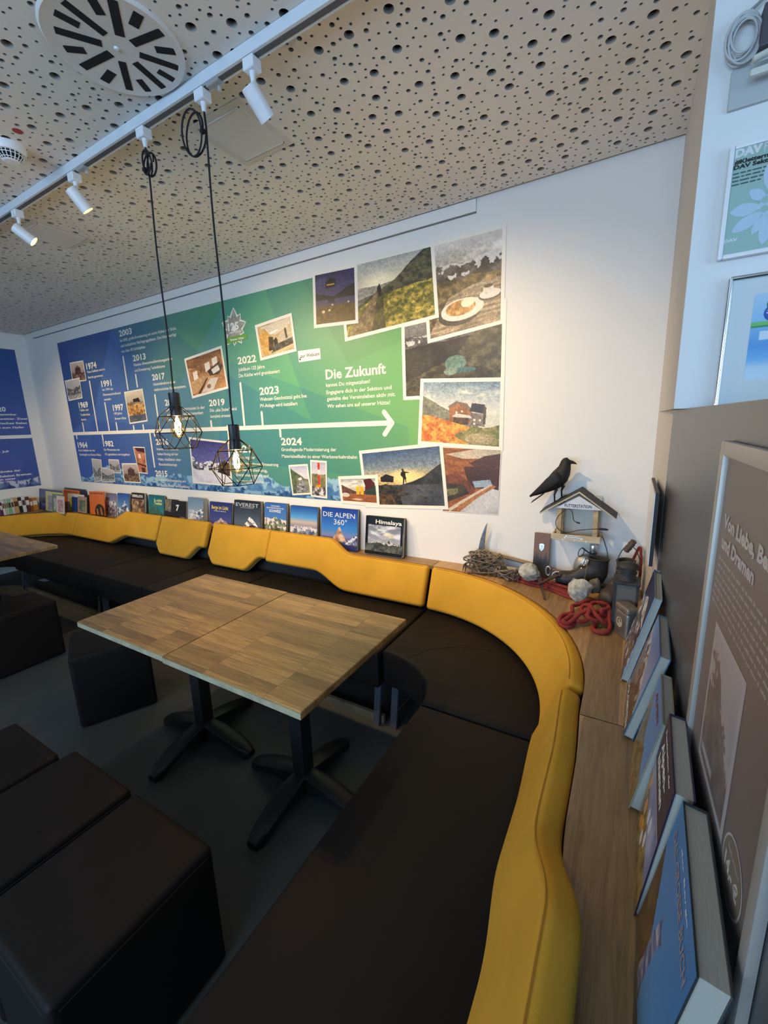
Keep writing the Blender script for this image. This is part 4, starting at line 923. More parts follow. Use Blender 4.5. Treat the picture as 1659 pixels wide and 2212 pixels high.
# ------------------------------------------------------------------ books
M_pages = mat('book_pages', (.42, .40, .34), .8, noise=(60, .1, (1, 30, 30)))
def lin(c): return s2l(c)
def colmat(c, rough=.5): return mat('cloth_%d_%d_%d' % tuple(c), lin(c), rough)
def book(label, group, base, w_, h, t_, rot, cover, spine, texts=(), name='book', back=None, spine_side=-1, pages=True):
    """local frame: x = width (reading direction), -y = front cover, z = up; base = bottom centre of the back board.
    texts: (string, u left 0-1, v baseline 0-1 from the bottom, width fraction, cap height fraction, colour, bold)"""
    r = thing(name, label, 'book' if name == 'book' else 'divider card', base, group); r.rotation_euler = rot
    b = .0022 if t_ > .008 else .0009; x0, x1 = -w_/2, w_/2; sx = x0 if spine_side < 0 else x1
    bm = bmesh.new(); box(bm, (x0, -t_, 0), (x1, -t_+b, h)); box(bm, (x0, -b, 0), (x1, 0, h)); box(bm, (min(sx, sx-spine_side*b), -t_+b, 0), (max(sx, sx-spine_side*b), -b, h))
    obj('cover', bm, colmat(spine, .4), r, local=True)
    if pages and t_ > .008:
        m = .004; lo = x0+(b if spine_side < 0 else m); hi = x1-(m if spine_side < 0 else b)
        obj('page_block', B((lo, -t_+b, m), (hi, -b, h-m)), M_pages, r, local=True)
    y = -t_-.0003
    if cover is not None: pic('cover_picture', cover, (x0, y, h), (x1, y, h), (x1, y, 0), (x0, y, 0), r, local=True, m=vcol_mat('glossy_print', .28))
    pl = Plane((x0, y, 0), (1, 0, 0), (0, 0, 1))
    for tx in texts:
        me = text_mesh(tx[0], pl, tx[1]*w_, tx[2]*h, tx[3]*w_, tx[4]*h, tx[6] if len(tx) > 6 else .02, .0006)
        obj('title_lettering', me, colmat(tx[5]), r, local=True)
    return r
def alps(seed, sky=((60, 100, 170), (150, 180, 210)), rock=((60, 64, 80), (150, 150, 160)), snow=(230, 234, 240), base=.55, shape=None, w_=70, h=80, fore=None, clouds=False):
    c = Cv(w_, h); c.grad([(0, sky[0]), (.6, sky[1])])
    if clouds: c.clouds((220, 224, 232), 4, seed, .48, 0, .7)
    c.ridge(base, .10, 4, seed, rock[0], rock[1], 12, snow, .45, shape=shape)
    if fore: c.ridge(.84, .06, 5, seed+4, fore[0], fore[1], 16)
    return c
G1 = 'mountain books standing face-out on the ledge below the mural'
WHT = (232, 230, 224); YB_ = YB
def wall_book(label, tl, tr, cover, spine, texts=(), t_=.022, seed=0, name='book', yt=2.487, lean_off=.040, roll=0, hh=None, yaw=0, th=None):
    if th: yt = yt+.03
    a, b = onY(*tl, yt-t_), onY(*tr, yt-t_); zt_ = (a.z+b.z)/2; w_ = b.x-a.x; h = (zt_-ZL)+.002
    fixed = bool(th); lean_off = h*math.sin(th) if th else lean_off; th = math.asin(min(lean_off/h, .6)); H = h/math.cos(th)
    base = ((a.x+b.x)/2, yt-(.03 if fixed else lean_off), ZL+.0006+t_*math.sin(th)*0)
    Rm = Matrix.Rotation(yaw, 4, 'Z') @ Matrix.Rotation(-th, 4, 'X') @ Matrix.Rotation(roll, 4, 'Y')
    r = book(label, G1, base, w_, H, t_, Rm.to_euler(), cover, spine, texts, name)
    # rest the lowest corner on the ledge
    lo = min((Rm @ Vector((sx*w_/2, y_, 0))).z for sx in (-1, 1) for y_ in (0, -t_)); r.location.z = ZL+.0005-lo
    return r
c = alps(3, ((96, 104, 118), (150, 156, 170)), ((60, 64, 66), (110, 108, 104)), (200, 200, 196), .62, [(0, .1), (.5, .06), (.62, -.04), (.8, .0), (1, .08)], 90, 90, clouds=True)
c.ell(.62, .47, .14, .07, (236, 230, 206), (200, 196, 176)).ell(.50, .53, .14, .05, (176, 178, 190)); c.poly([(0, 0), (1, 0), (1, .22), (0, .22)], (20, 34, 40)); c.poly([(0, 0), (.07, 0), (.07, 1), (0, 1)], (16, 20, 24)); c.poly([(.93, 0), (1, 0), (1, 1), (.93, 1)], (16, 20, 24)); c.poly([(0, .90), (1, .90), (1, 1), (0, 1)], (14, 16, 18)); c.ridge(.70, .06, 5, 5, (50, 56, 56), (104, 106, 100), 14, lo=.9)
wall_book('black-bordered book titled Himalaya, the last upright one on the right', (791, 1116), (873, 1123), c, (16, 22, 28), [('Himalaya', .27, .82, .68, .10, WHT, .02)], .035)
c = Cv(90, 100); c.grad([(0, (30, 62, 150)), (.5, (60, 130, 205)), (.68, (120, 130, 180)), (.8, (54, 60, 110)), (1, (36, 44, 100))]); c.ridge(.72, .05, 4, 7, (60, 66, 110), (150, 160, 190), 14, (210, 214, 226), .2, shape=[(0, .02), (.35, .03), (.55, .02), (.8, .04), (1, -.14)], lo=.86)
c.poly([(.30, .80), (.42, .62), (.50, .46), (.53, .45), (.60, .60), (.72, .80)], (150, 104, 84), 3, (216, 190, 170), 12)
wall_book('bright blue book titled DIE ALPEN 360 with a sharp peak, second from the right', (695, 1097), (773, 1103), c, (26, 44, 90), [('DIE ALPEN', .05, .78, .88, .115, WHT, .0), ('360°', .36, .60, .36, .13, WHT, .0)], .028)
c = Cv(80, 90); c.grad([(0, (34, 78, 156)), (.3, (90, 160, 220)), (.42, (200, 180, 170)), (.7, (60, 84, 130)), (1, (30, 54, 110))]); c.ridge(.56, .06, 4, 4, (66, 84, 120), (150, 160, 180), 12, (216, 210, 212), .2, lo=.8)
wall_book('blue book titled DIAMIR, upright between the Alps and Switzerland books', (628, 1093), (686, 1098), c, (30, 34, 44), [('DIAMIR', .16, .40, .68, .08, WHT, .0)], .026)
c = alps(6, ((50, 100, 176), (90, 140, 200)), ((70, 76, 60), (130, 140, 120)), (226, 214, 204), .42, None, 70, 90, ((60, 90, 50), (120, 130, 90)))
c.poly([(0, .8), (.4, .8), (.4, .95), (0, .95)], (190, 60, 40))
wall_book('blue and green book titled SCHWEIZ with snowy mountains', (572, 1086), (619, 1091), c, (30, 40, 60), [('DIE SCHÖNSTEN', .30, .90, .40, .035, WHT, .01), ('BERGWANDERUNGEN IN DER', .08, .845, .80, .035, WHT, .01), ('SCHWEIZ', .22, .75, .54, .07, WHT, .02)], .03)
c = alps(8, ((34, 38, 46), (84, 98, 116)), ((40, 44, 56), (140, 146, 160)), (236, 238, 240), .72, [(0, .15), (.3, .1), (.6, -.30), (.8, -.1), (1, .1)], 80, 100)
wall_book('dark book titled EVEREST with a white summit', (506, 1080), (563, 1087), c, (34, 40, 42), [('EVEREST', .07, .83, .86, .10, (196, 206, 210), .0), ('DIE GESCHICHTE SEINER ERKUNDUNG', .25, .79, .5, .02, WHT, 0)], .032)
c = alps(9, ((40, 48, 110), (70, 80, 140)), ((70, 60, 90), (150, 120, 120)), (206, 180, 170), .72, [(0, .1), (.55, -.15), (1, .15)], 80, 80)
wall_book('indigo book with yellow title lettering and reddish peaks', (453, 1084), (501, 1089), c, (30, 30, 50), [('Berge im Licht', .1, .76, .75, .12, (236, 208, 90), .02), ('VISIONEN UND ABENTEUER', .2, .68, .55, .03, WHT, .01)], .02)
c = alps(12, ((110, 140, 170), (170, 180, 190)), ((50, 60, 84), (150, 156, 170)), (236, 238, 240), .5, [(0, .2), (.3, .0), (1, -.2)], 60, 90, ((70, 66, 60), (120, 110, 96)))
wall_book('book with a grey-blue slope and stacked white words on its lower left', (406, 1076), (439, 1078), c, (190, 188, 180), [('VOM', .06, .52, .36, .09, WHT, .02), ('ALTEN', .06, .41, .50, .09, WHT, .02), ('LEBEN', .06, .30, .50, .09, WHT, .02)], .045)
c = Cv(60, 70, (34, 32, 32)); c.poly([(0, 0), (.55, 0), (.5, .5), (0, .45)], (90, 84, 74), 3, (150, 140, 120), 12); c.poly([(.55, .3), (.8, .28), (.76, .5), (.6, .5)], (40, 38, 38))
wall_book('black book with a brownish photo strip, partly hidden by the next one', (357, 1079), (382, 1081), c, (34, 32, 32), (), .02)
c = Cv(50, 70, (30, 28, 28)); c.poly([(.55, .60), (.95, .62), (.92, 1), (.5, 1)], (196, 190, 160), 3, (90, 86, 70), 14)
wall_book('black book with a large white numeral 7 on its front', (376, 1082), (402, 1087), c, (26, 24, 24), [('7', .18, .62, .26, .22, WHT, .05)], .03, yt=2.470)
c = alps(14, ((24, 100, 110), (50, 130, 136)), ((44, 90, 84), (70, 120, 104)), None, .55, [(0, -.1), (.4, -.2), (1, .1)], 70, 80); c.poly([(.55, .78), (.68, .76), (.72, 1), (.5, 1)], (160, 70, 50))
wall_book('teal book with slanted pale yellow title lettering', (321, 1070), (354, 1072), c, (26, 60, 66), [('Luis', .38, .78, .5, .09, (226, 226, 150), .03), ('Trenker', .36, .66, .54, .10, (226, 226, 150), .03)], .022)
c = Cv(60, 80, (70, 48, 34)); c.tex(c.v > .15, (74, 46, 30), (206, 170, 120), 8, 4); c.poly([(0, 0), (1, 0), (1, .22), (0, .22)], (34, 26, 26)); c.poly([(.15, .3), (.35, .2), (.8, 1), (.55, 1)], (190, 166, 130), 3, (110, 80, 50), 10)
wall_book('brown book with HIMALAYA in white capitals on the front', (284, 1065), (311, 1068), c, (22, 22, 24), [('HIMALAYA', .06, .84, .86, .10, WHT, .03)], .03)
c = alps(17, ((40, 84, 160), (110, 150, 200)), ((60, 70, 96), (150, 160, 180)), (230, 234, 240), .5, [(0, .1), (.35, .1), (.62, -.22), (1, .2)], 60, 80)
wall_book('blue book with a dark pointed peak over white clouds', (254, 1066), (279, 1068), c, (40, 44, 52), (), .018)
c = alps(19, ((110, 116, 150), (160, 164, 184)), ((84, 70, 84), (180, 170, 176)), (226, 224, 230), .34, None, 60, 80)
wall_book('book with a greyish violet mountain photo beside the orange divider', (228, 1066), (251, 1066), c, (226, 224, 220), (), .014)
c = Cv(50, 80, (226, 110, 40)); c.ell(.66, .85, .32, .32, (40, 22, 24)); c.poly([(.46, .74), (.51, .74), (.56, 1), (.50, 1)], (226, 150, 90)); c.poly([(.70, .66), (.75, .66), (.82, 1), (.76, 1)], (226, 150, 90))
wall_book('bright orange divider card with a dark round emblem', (192, 1066), (227, 1061), c, (220, 106, 40), [('SACHBÜCHER', .06, .885, .88, .055, (40, 20, 20), .02)], .005, name='divider_card', yt=2.42, lean_off=.03, roll=-.04, yaw=-.05)
# crate-like cluster of books in the left corner, each leaning on the one behind
rows = [((81, 1062), (131, 1055), 2.315, (40, 70, 120), (56, 60, 90), 'tall blue and brown book at the back of the cluster in the left corner', []),
        ((97, 1067), (133, 1060), 2.300, (206, 200, 140), (110, 116, 130), 'pale yellow book with a grey photo in the left corner cluster', []),
        ((112, 1071), (136, 1066), 2.287, (110, 130, 120), (140, 150, 140), 'grey-green book tucked in the left corner cluster', []),
        ((136, 1058), (183, 1054), 2.453, (44, 62, 76), (44, 62, 76), 'dark blue-grey book behind the smaller orange divider', []),
        ((122, 1074), (138, 1071), 2.275, (226, 214, 206), (170, 130, 130), 'small white book with red marks in the left corner cluster', []),
        ((135, 1060), (171, 1058), 2.442, (226, 120, 60), (226, 120, 60), 'orange divider card with a lettered strip, behind white books', [('REISEFÜHRER', .04, .88, .86, .05, (60, 30, 20), .02), ('PROVIANTMEISTER', .04, .80, .86, .045, (60, 30, 20), .02)]),
        ((146, 1070), (181, 1066), 2.434, (232, 232, 230), (206, 206, 210), 'white book in front of the smaller orange divider', []),
        ((152, 1079), (168, 1075), 2.424, (210, 206, 90), (196, 196, 100), 'yellow book among the white ones left of the bright orange divider', []),
        ((156, 1076), (172, 1073), 2.414, (44, 74, 140), (40, 60, 120), 'blue book among the white ones left of the bright orange divider', []),
        ((168, 1075), (187, 1072), 2.404, (190, 150, 130), (96, 104, 84), 'book with a green and brown photo left of the black spine', []),
        ((185, 1071), (198, 1069), 2.416, (24, 22, 24), (30, 28, 30), 'narrow black book directly left of the bright orange divider', [])]
for i, (tl, tr, y, c1, c2, lb, tx) in enumerate(rows):
    c = Cv(40, 50, c1)
    if c1 != c2 and 'divider' not in lb: c.poly([(.15, .22), (.92, .2), (.92, .9), (.15, .9)], c2, i, tuple(min(255, k+60) for k in c2), 8)
    if 'yellow book with' in lb: c.poly([(.15, .2), (.9, .18), (.9, .95), (.15, .95)], (110, 116, 130), 3, (176, 180, 190), 8)
    isd = 'divider card' in lb
    r = wall_book(lb, tl, tr, c, c1 if c1 != (206, 200, 140) else (196, 190, 130), tx, .005 if isd else .0085, yt=y, th=.15, name='divider_card' if isd else 'book', yaw=-.03)
    r['group'] = 'mixed books and dividers in the left corner'
# row of spines on the left wall ledge
sp = [(0, 6, 1086, (92, 40, 84), 'purple'), (6, 11, 1080, (226, 222, 220), 'white'), (11, 15, 1080, (190, 190, 180), 'light grey'), (15, 19, 1079, (200, 200, 190), 'pale cream'), (19, 26, 1078, (120, 190, 160), 'mint green'), (26, 32, 1077, (214, 206, 190), 'cream and black'), (32, 42, 1075, (196, 160, 110), 'tan'),
      (42, 50, 1074, (36, 40, 38), 'black'), (50, 58, 1072, (220, 222, 226), 'bright white'), (58, 67, 1073, (90, 50, 44), 'dark red'), (67, 73, 1077, (150, 76, 36), 'rust orange'), (73, 84, 1075, (190, 126, 44), 'golden orange')]
XS_ = -6.285
for i, (a, b, yt, c, nm) in enumerate(sp):
    y0 = onX(a, 1100, XS_).y; y1 = onX(b, 1100, XS_).y; zt_ = onX((a+b)/2, yt, XS_).z; t_ = y1-y0; h = zt_-ZL
    r = thing('book', 'small %s book spine on the ledge of the left wall' % nm, 'book', (XS_, (y0+y1)/2, ZL), 'row of spines on the left wall ledge')
    d = .075; b_ = .0018; bm = bmesh.new(); m = colmat(c)
    box(bm, (-d, -t_/2+.001, .0004), (-.0, -t_/2+.001+b_, h)); box(bm, (-d, t_/2-.001-b_, .0004), (-.0, t_/2-.001, h)); box(bm, (-b_, -t_/2+.001, .0004), (b_, t_/2-.001, h), .0008, 1)
    obj('cover', bm, m, r, local=True); obj('page_block', B((-d+.003, -t_/2+.003, .004), (-b_, t_/2-.003, h-.004)), M_pages, r, local=True)
    obj('spine_label', B((b_, -t_/2+.004, h*.45), (b_+.0004, t_/2-.004, h*.78)), colmat((226, 220, 206) if sum(c) < 420 else (90, 60, 50)), r, local=True)

# large books leaning on the partition
G2 = 'large picture books leaning along the right-hand ledge'
def lean_book(label, yn, yf, xb, ztop, t_, cover, spine, texts=(), roll=0.0):
    """near and far y of the front cover, x of its bottom front edge, height of its top edge"""
    yc = (yn+yf)/2; xt = px_panel_x(yc)-.004-(.0145 if yn < 1.0 else 0)
    h = ztop-ZL; a = math.atan2((xt-t_)-xb, h); H = h/math.cos(a)
    yaw = -math.pi/2-.03; w_ = yf-yn
    Rm = Matrix.Rotation(yaw, 4, 'Z') @ Matrix.Rotation(-a, 4, 'X') @ Matrix.Rotation(roll, 4, 'Y')
    # local -y must point to world -x : Rz(-90) maps -y to -x
    r = book(label, G2, (xb+t_*math.cos(a), yc, ZL), w_, H, t_, Rm.to_euler(), cover, spine, texts, spine_side=-1)
    lo = min((Rm @ Vector((sx*w_/2, y_, 0))).z for sx in (-1, 1) for y_ in (0, -t_)); r.location.z = ZL+.0006-lo
    return r
c = Cv(90, 110); c.grad([(0, (44, 40, 84)), (1, (60, 56, 100))]); c.ridge(.22, .08, 3, 5, (84, 80, 84), (214, 208, 214), 10, (230, 226, 232), .7, shape=[(0, .1), (.5, -.02), (1, .16)]); c.tex((c.v > .3) & (c.n(14, 4) > .52), (60, 56, 60), (110, 104, 106), 12)
lean_book('leaning book with a snowy rock-face cover, farthest back beside the old lantern', 1.535, 1.835, .030, 1.020, .022, c, (150, 180, 205), ())
c = Cv(90, 100); c.grad([(0, (110, 140, 196)), (.5, (160, 176, 206))]); c.ridge(.35, .10, 3, 3, (84, 56, 44), (160, 124, 96), 12, (216, 206, 196), .25, shape=[(0, -.2), (.4, -.05), (.8, .15), (1, .35)]); c.tex(c.v > .72, (70, 48, 38), (120, 90, 66), 12, 4)
lean_book('leaning book with a brown cliff against pale blue sky, in front of the snowy one', 1.235, 1.515, .042, .972, .026, c, (70, 110, 140), [('DOLOMITEN', .05, .05, .9, .07, WHT, .02)])
c = Cv(80, 100); c.grad([(0, (90, 140, 196)), (.8, (110, 156, 206))]); c.ridge(.45, .10, 3, 9, (104, 84, 50), (150, 130, 90), 14, shape=[(0, -.35), (.4, .05), (1, .3)]); c.ridge(.8, .05, 4, 3, (110, 84, 44), (160, 130, 76), 16)
lean_book('leaning sky-blue book with red title and ochre rocks, middle one of the five', .985, 1.20, .058, .942, .024, c, (150, 144, 120), [('ALPEN', .2, .84, .6, .06, (150, 50, 70), .02)])
c = Cv(90, 110, (44, 34, 60)); c.poly([(0, .42), (1, .42), (1, 1), (0, 1)], (120, 130, 170), 4, (176, 180, 206), 5); c.ridge(.60, .08, 4, 6, (100, 76, 34), (170, 150, 90), 16, shape=[(0, -.12), (.5, .1), (1, .15)])
for x, y, r in ((.12, .55, .05), (.22, .70, .06), (.3, .82, .05), (.18, .88, .05)): c.ell(x, y, r, r, (222, 130, 40), (236, 170, 70), seed=3)
for x, y in ((.45, .62), (.55, .75), (.4, .85), (.6, .58)): c.ell(x, y, .05, .06, (226, 228, 236))
c.poly([(0, .40), (1, .40), (1, .412), (0, .412)], WHT)
lean_book('leaning dark purple alpine flower book titled Alpenblumen, second nearest the camera', .740, .965, .070, .985, .030, c, (44, 36, 60), [('Faszination der', .14, .90, .72, .035, WHT, .02), ('Alpen-', .14, .78, .6, .075, WHT, .03), ('blumen', .14, .67, .62, .075, WHT, .03)])
c = Cv(110, 120); c.grad([(0, (70, 130, 186)), (.8, (84, 146, 200))]); c.ridge(.72, .05, 3, 4, (84, 60, 34), (110, 84, 50), 12, shape=[(0, -.42), (.35, -.10), (.6, .3), (1, .3)]); c.poly([(.36, .62), (.42, .40), (.47, .46), (.56, .44), (.50, .54), (.48, 1), (.34, 1)], (70, 84, 130), 3, (200, 196, 196), 10, 30); c.ridge(.93, .04, 8, 7, (50, 52, 40), (90, 90, 60), 20)
lean_book('leaning bright blue book with pale title strip, nearest the camera', .470, .728, .066, .985, .034, c, (44, 50, 52), [('DAS GROSSE BUCH', .10, .82, .84, .06, (150, 140, 150), .03), ('der Berge', .30, .93, .45, .022, (210, 226, 236), .01)])

# small framed picture on the right wall strip
t = thing('framed_picture', 'narrow edge-on framed picture with black side on the right wall beside the birdhouse', 'picture', (.09, 2.02, 1.045))
x0, x1 = .0865, .0985
FA, FB, FC, FD = 1.80, 2.25, 1.045, 1.324
bm = bmesh.new()
for lo, hi in (((x0, FA, FC), (x1, FB, FC+.014)), ((x0, FA, FD-.014), (x1, FB, FD)), ((x0, FA, FC+.014), (x1, FA+.014, FD-.014)), ((x0, FB-.014, FC+.014), (x1, FB, FD-.014))): box(bm, lo, hi)
obj('frame', bm, M_dark_print, t)
obj('backing', B((x0+.003, FA+.014, FC+.014), (x1-.002, FB-.014, FD-.014)), M_dark_print, t)
obj('picture', B((x0-.0035, FA+.004, FC+.004), (x0-.0002, FB-.004, FD-.004)), M_white, t)

# ------------------------------------------------------------------ framed menu on the partition
PPf = Plane(PP.o+PP.n*.012, PP.u, PP.v)
(fu0, fv1), (fu1, fv0) = PPf.uv(1560, 951), (PPf.uv(1605, 2145)[0], 0)
fu1 = PPf.uv(1600, 2145)[0]; fv0 = fv1-.78
t = thing('menu_frame', 'large snap frame with a brown poster hung on the grey partition at right', 'poster frame', PP.P((fu0+fu1)/2, fv0))
def pbox(pl, u0, v0, u1, v1, d0, d1, bevel=0):
    b2 = B((u0, v0, d0), (u1, v1, d1), bevel, 2)
    M = Matrix(((pl.u.x, pl.v.x, pl.n.x, pl.o.x), (pl.u.y, pl.v.y, pl.n.y, pl.o.y), (pl.u.z, pl.v.z, pl.n.z, pl.o.z), (0, 0, 0, 1)))
    bmesh.ops.transform(b2, matrix=M, verts=b2.verts[:]); return b2
def frame4(t, pl, u0, v0, u1, v1, w_, d0, d1, m, bevel=.003, nm='frame_rail'):
    for r_ in ((u0, v0, u0+w_, v1), (u1-w_, v0, u1, v1), (u0+w_, v1-w_, u1-w_, v1), (u0+w_, v0, u1-w_, v0+w_)): obj(nm, pbox(pl, *r_, d0, d1, bevel), m, t, smooth=50)
frame4(t, PP, fu0, fv0, fu1, fv1, .026, 0.0002, .013, M_alu, .004)
M_poster = mat('brown_poster_print', lin((108, 92, 88)), .5, noise=(2.5, .12))
obj('poster', pbox(PP, fu0+.02, fv0+.02, fu1-.02, fv1-.02, .0002, .004), M_poster, t)
PQ = Plane(PP.o+PP.n*.0042, PP.u, PP.v)
M_pt = mat('pale_poster_lettering', lin((190, 182, 182)), .5)
def pq(x, y, l=.0003): return PQ.at(x, y, l)
for s_, xa, ya, hh in (('Von Liebe, Bergen', 1565, 1136, 30), ('und Dramen', 1560, 1180, 30)):
    u, v = PQ.uv(xa, ya); h_ = PQ.uv(xa, ya-hh)[1]-v; text('headline', s_, PQ, u, v, M_pt, t, h_*14.8*(1 if 'Von' in s_ else .62), h_, .04)
u_l, v_l = PQ.uv(1554, 1205)
bm = bmesh.new(); rnd = random.Random(4)
for k in range(7):
    v = v_l-k*.0135; u = u_l-.002*k
    while u < fu1-.07:
        w_ = rnd.uniform(.008, .03)
        for q_ in range(int(w_/.0032)):
            hgt = rnd.choice((.0035, .005)); u0 = u+q_*.0032
            bm.faces.new([bm.verts.new(PQ.P(a, b, .0003)) for a, b in ((u0, v), (u0+.0018, v), (u0+.0018, v+hgt), (u0, v+hgt))])
        u += w_+.004
obj('body_text', bm, M_pt, t)
u0, v1 = PQ.uv(1548, 1341); u1_ = PQ.uv(1612, 1490)[0]; v0_ = PQ.uv(1508, 1617)[1]
c = Cv(60, 80, (150, 142, 146)); c.grad([(0, (170, 162, 166)), (1, (150, 144, 148))]); c.ridge(.40, .04, 3, 5, (84, 70, 68), (120, 106, 102), 8, (170, 160, 160), .3, shape=[(0, -.2), (.3, -.28), (.5, .0), (.7, -.05), (1, .25)]); c.poly([(0, 0), (1, 0), (1, .04), (.0, .04)], (176, 168, 172)); c.poly([(0, 0), (.05, 0), (.05, 1), (0, 1)], (176, 168, 172)); c.poly([(.93, 0), (1, 0), (1, 1), (.93, 1)], (176, 168, 172)); c.poly([(0, .96), (1, .96), (1, 1), (0, 1)], (176, 168, 172)); c.poly([(.1, .86), (.5, .86), (.5, .9), (.1, .9)], (170, 160, 160))
pic('poster_photo', c, PQ.P(u0, v1, .0004), PQ.P(u1_, v1, .0004), PQ.P(u1_, v0_, .0004), PQ.P(u0, v0_, .0004), t)
cu, cv_ = PQ.uv(1581, 1892); rr = abs(PQ.uv(1572, 1765)[1]-cv_)*1.12
def disc(u, v, r, l, n=40): return (lambda b: (poly(b, [PQ.P(u+r*math.cos(2*math.pi*k/n), v+r*math.sin(2*math.pi*k/n), l) for k in range(n)]), b)[1])(bmesh.new())
pr = obj('price_badge', disc(cu, cv_, rr, .0005), M_pt, t); o = obj('badge_disc', disc(cu, cv_, rr*.93, .0007), mat('olive_brown_print', lin((112, 98, 78)), .5), t); o.parent = pr
o = text('price', '14,- €', PQ, cu-rr*.7, cv_-rr*.25, mat('price_white', lin((206, 200, 196)), .5), t, rr*1.35, rr*.42, .04, .0009); o.parent = pr
o = text('badge_text', 'Eintritt pro Person', PQ, cu-rr*.55, cv_+rr*.4, M_pt, t, rr*1.1, rr*.14, .01, .0009); o.parent = pr
def glass_mat(nm='picture_glass', rough=.04, k=.8):
    if nm in MATS: return MATS[nm]
    m = bpy.data.materials.new(nm); m.use_nodes = True; nt = m.node_tree; nt.nodes.clear(); N = nt.nodes.new
    o_ = N('ShaderNodeOutputMaterial'); mx = N('ShaderNodeMixShader'); tr = N('ShaderNodeBsdfTransparent'); gs = N('ShaderNodeBsdfGlossy'); gs.inputs['Roughness'].default_value = rough
    fr = N('ShaderNodeFresnel'); fr.inputs[0].default_value = 1.45
    mu = N('ShaderNodeMath'); mu.operation = 'MULTIPLY'; mu.inputs[1].default_value = k; nt.links.new(fr.outputs[0], mu.inputs[0])
    nt.links.new(mu.outputs[0], mx.inputs[0]); nt.links.new(tr.outputs[0], mx.inputs[1]); nt.links.new(gs.outputs[0], mx.inputs[2]); nt.links.new(mx.outputs[0], o_.inputs[0]); MATS[nm] = m; return m
obj('cover_sheet', (lambda b: (poly(b, [PQ.P(*q_, .0035) for q_ in ((fu0+.024, fv0+.024), (fu1-.024, fv0+.024), (fu1-.024, fv1-.024), (fu0+.024, fv1-.024))]), b)[1])(bmesh.new()), glass_mat('matte_cover_sheet', .55, .16), t)

# ------------------------------------------------------------------ frames on the return wall
def pr_at(x, y, d=.02): return Plane(PR.o+PR.n*d, PR.u, PR.v).uv(x, y)
(a0, b1), (_, b0) = pr_at(1578, 316), pr_at(1547, 563); a1 = a0+(b1-b0)*.72
t = thing('poster_frame', 'light-framed green poster with a white flower, upper one on the blue-lit wall', 'poster frame', PR.P((a0+a1)/2, b0))
frame4(t, PR, a0, b0, a1, b1, .011, .004, .022, M_white, .003)
obj('poster', pbox(PR, a0+.008, b0+.008, a1-.008, b1-.008, .004, .016), mat('sage_green_print', lin((168, 196, 186)), .5), t)
P2 = Plane(PR.o+PR.n*.0163, PR.u, PR.v)
def t2(name, s_, x, y, xr, hh, m, b=.03):
    return ptext(name, s_, P2, x, y, xr, hh, m, t, b, .0004)
K = lambda x, y: (1530+x/3.69, 280+y/3.69)
x, y = K(212, 228); u, v = P2.uv(x, y); h_ = P2.uv(x, y-17)[1]-v; text('headline', 'DAV', P2, u, v, M_print_white, t, P2.u_at(K(432, 0)[0], v)-u, h_, .06, .0004)
text('headline', 'Panorama', P2, P2.u_at(K(445, 0)[0], v), v, M_print_white, t, h_*3.9, h_, .0, .0004)
for s_, xx, yy, ww in (('#KletternOhneGrenzen', 208, 283, .168), ('DAV Sektion Bremen', 200, 325, .150)):
    u, v = P2.uv(*K(xx, yy)); text('subheading', s_, P2, u, v, M_dark_print, t, ww, .0092, .05, .0004)
u, v = P2.uv(*K(196, 365)); bm = bmesh.new(); rnd = random.Random(9)
for k in range(4):
    uu = u
    while uu < u+(.12 if k < 3 else .06):
        w_ = rnd.uniform(.006, .02); bm.faces.new([bm.verts.new(P2.P(a, b, .0004)) for a, b in ((uu, v-k*.0088), (uu+w_, v-k*.0088), (uu+w_, v-k*.0088+.0030), (uu, v-k*.0088+.0030))]); uu += w_+.003
obj('small_print', bm, mat('grey_small_print', lin((70, 90, 90)), .5), t)
fu, fv = P2.uv(*K(520, 590)); bm = bmesh.new(); FS = (fu-P2.uv(*K(178, 588))[0])/.092
# petals pointing out from the middle: (angle, length, width)
for k, (ang, L_, wd) in enumerate(((180, .080, .017), (212, .085, .017), (240, .064, .012), (262, .085, .016), (292, .07, .014), (325, .085, .017), (0, .08, .017), (35, .08, .016), (68, .07, .014), (100, .095, .018), (140, .058, .014))):
    a = math.radians(ang); pts = []; L_ *= FS; wd *= FS*1.02
    for i in range(15):
        q_ = i/14; pts.append((.006+(L_-.006)*q_, wd*math.sin(math.pi*(q_**1.25 if q_ < 1 else 1))**.8*.9 if 0 < q_ < 1 else 0))
    pp = pts+[(px_, -py_) for px_, py_ in pts[::-1][1:-1]]
    poly(bm, [P2.P(fu+.012*FS*math.cos(a)+px_*math.cos(a)-py_*math.sin(a), fv+.012*FS*math.sin(a)+px_*math.sin(a)+py_*math.cos(a), .0004+k*.00002) for px_, py_ in pp])
poly(bm, [P2.P(fu+.030*FS*math.cos(k*.3927), fv+.030*FS*math.sin(k*.3927), .0009) for k in range(16)])
fl2 = obj('flower_print', bm, mat('pale_blue_print', lin((196, 212, 226)), .5), t)
bm = bmesh.new()
for (du, dv) in ((-.018, .014), (-.018, -.008), (.004, .020), (.008, -.016), (.018, .002)):
    n_ = 20; ring_o = [bm.verts.new(P2.P(fu+du*FS+.0085*FS*math.cos(k*2*math.pi/n_), fv+dv*FS+.0085*FS*math.sin(k*2*math.pi/n_), .0013)) for k in range(n_)]; bm.faces.new(ring_o)
o = obj('flower_centre', bm, mat('sage_green_print', (0, 0, 0)), t); o.parent = fl2
u, v = P2.uv(*K(122, 905)); h_ = .007; text('small_logo', 'DAV', P2, u, v, M_print_white, t, .03, h_, .06, .0004)
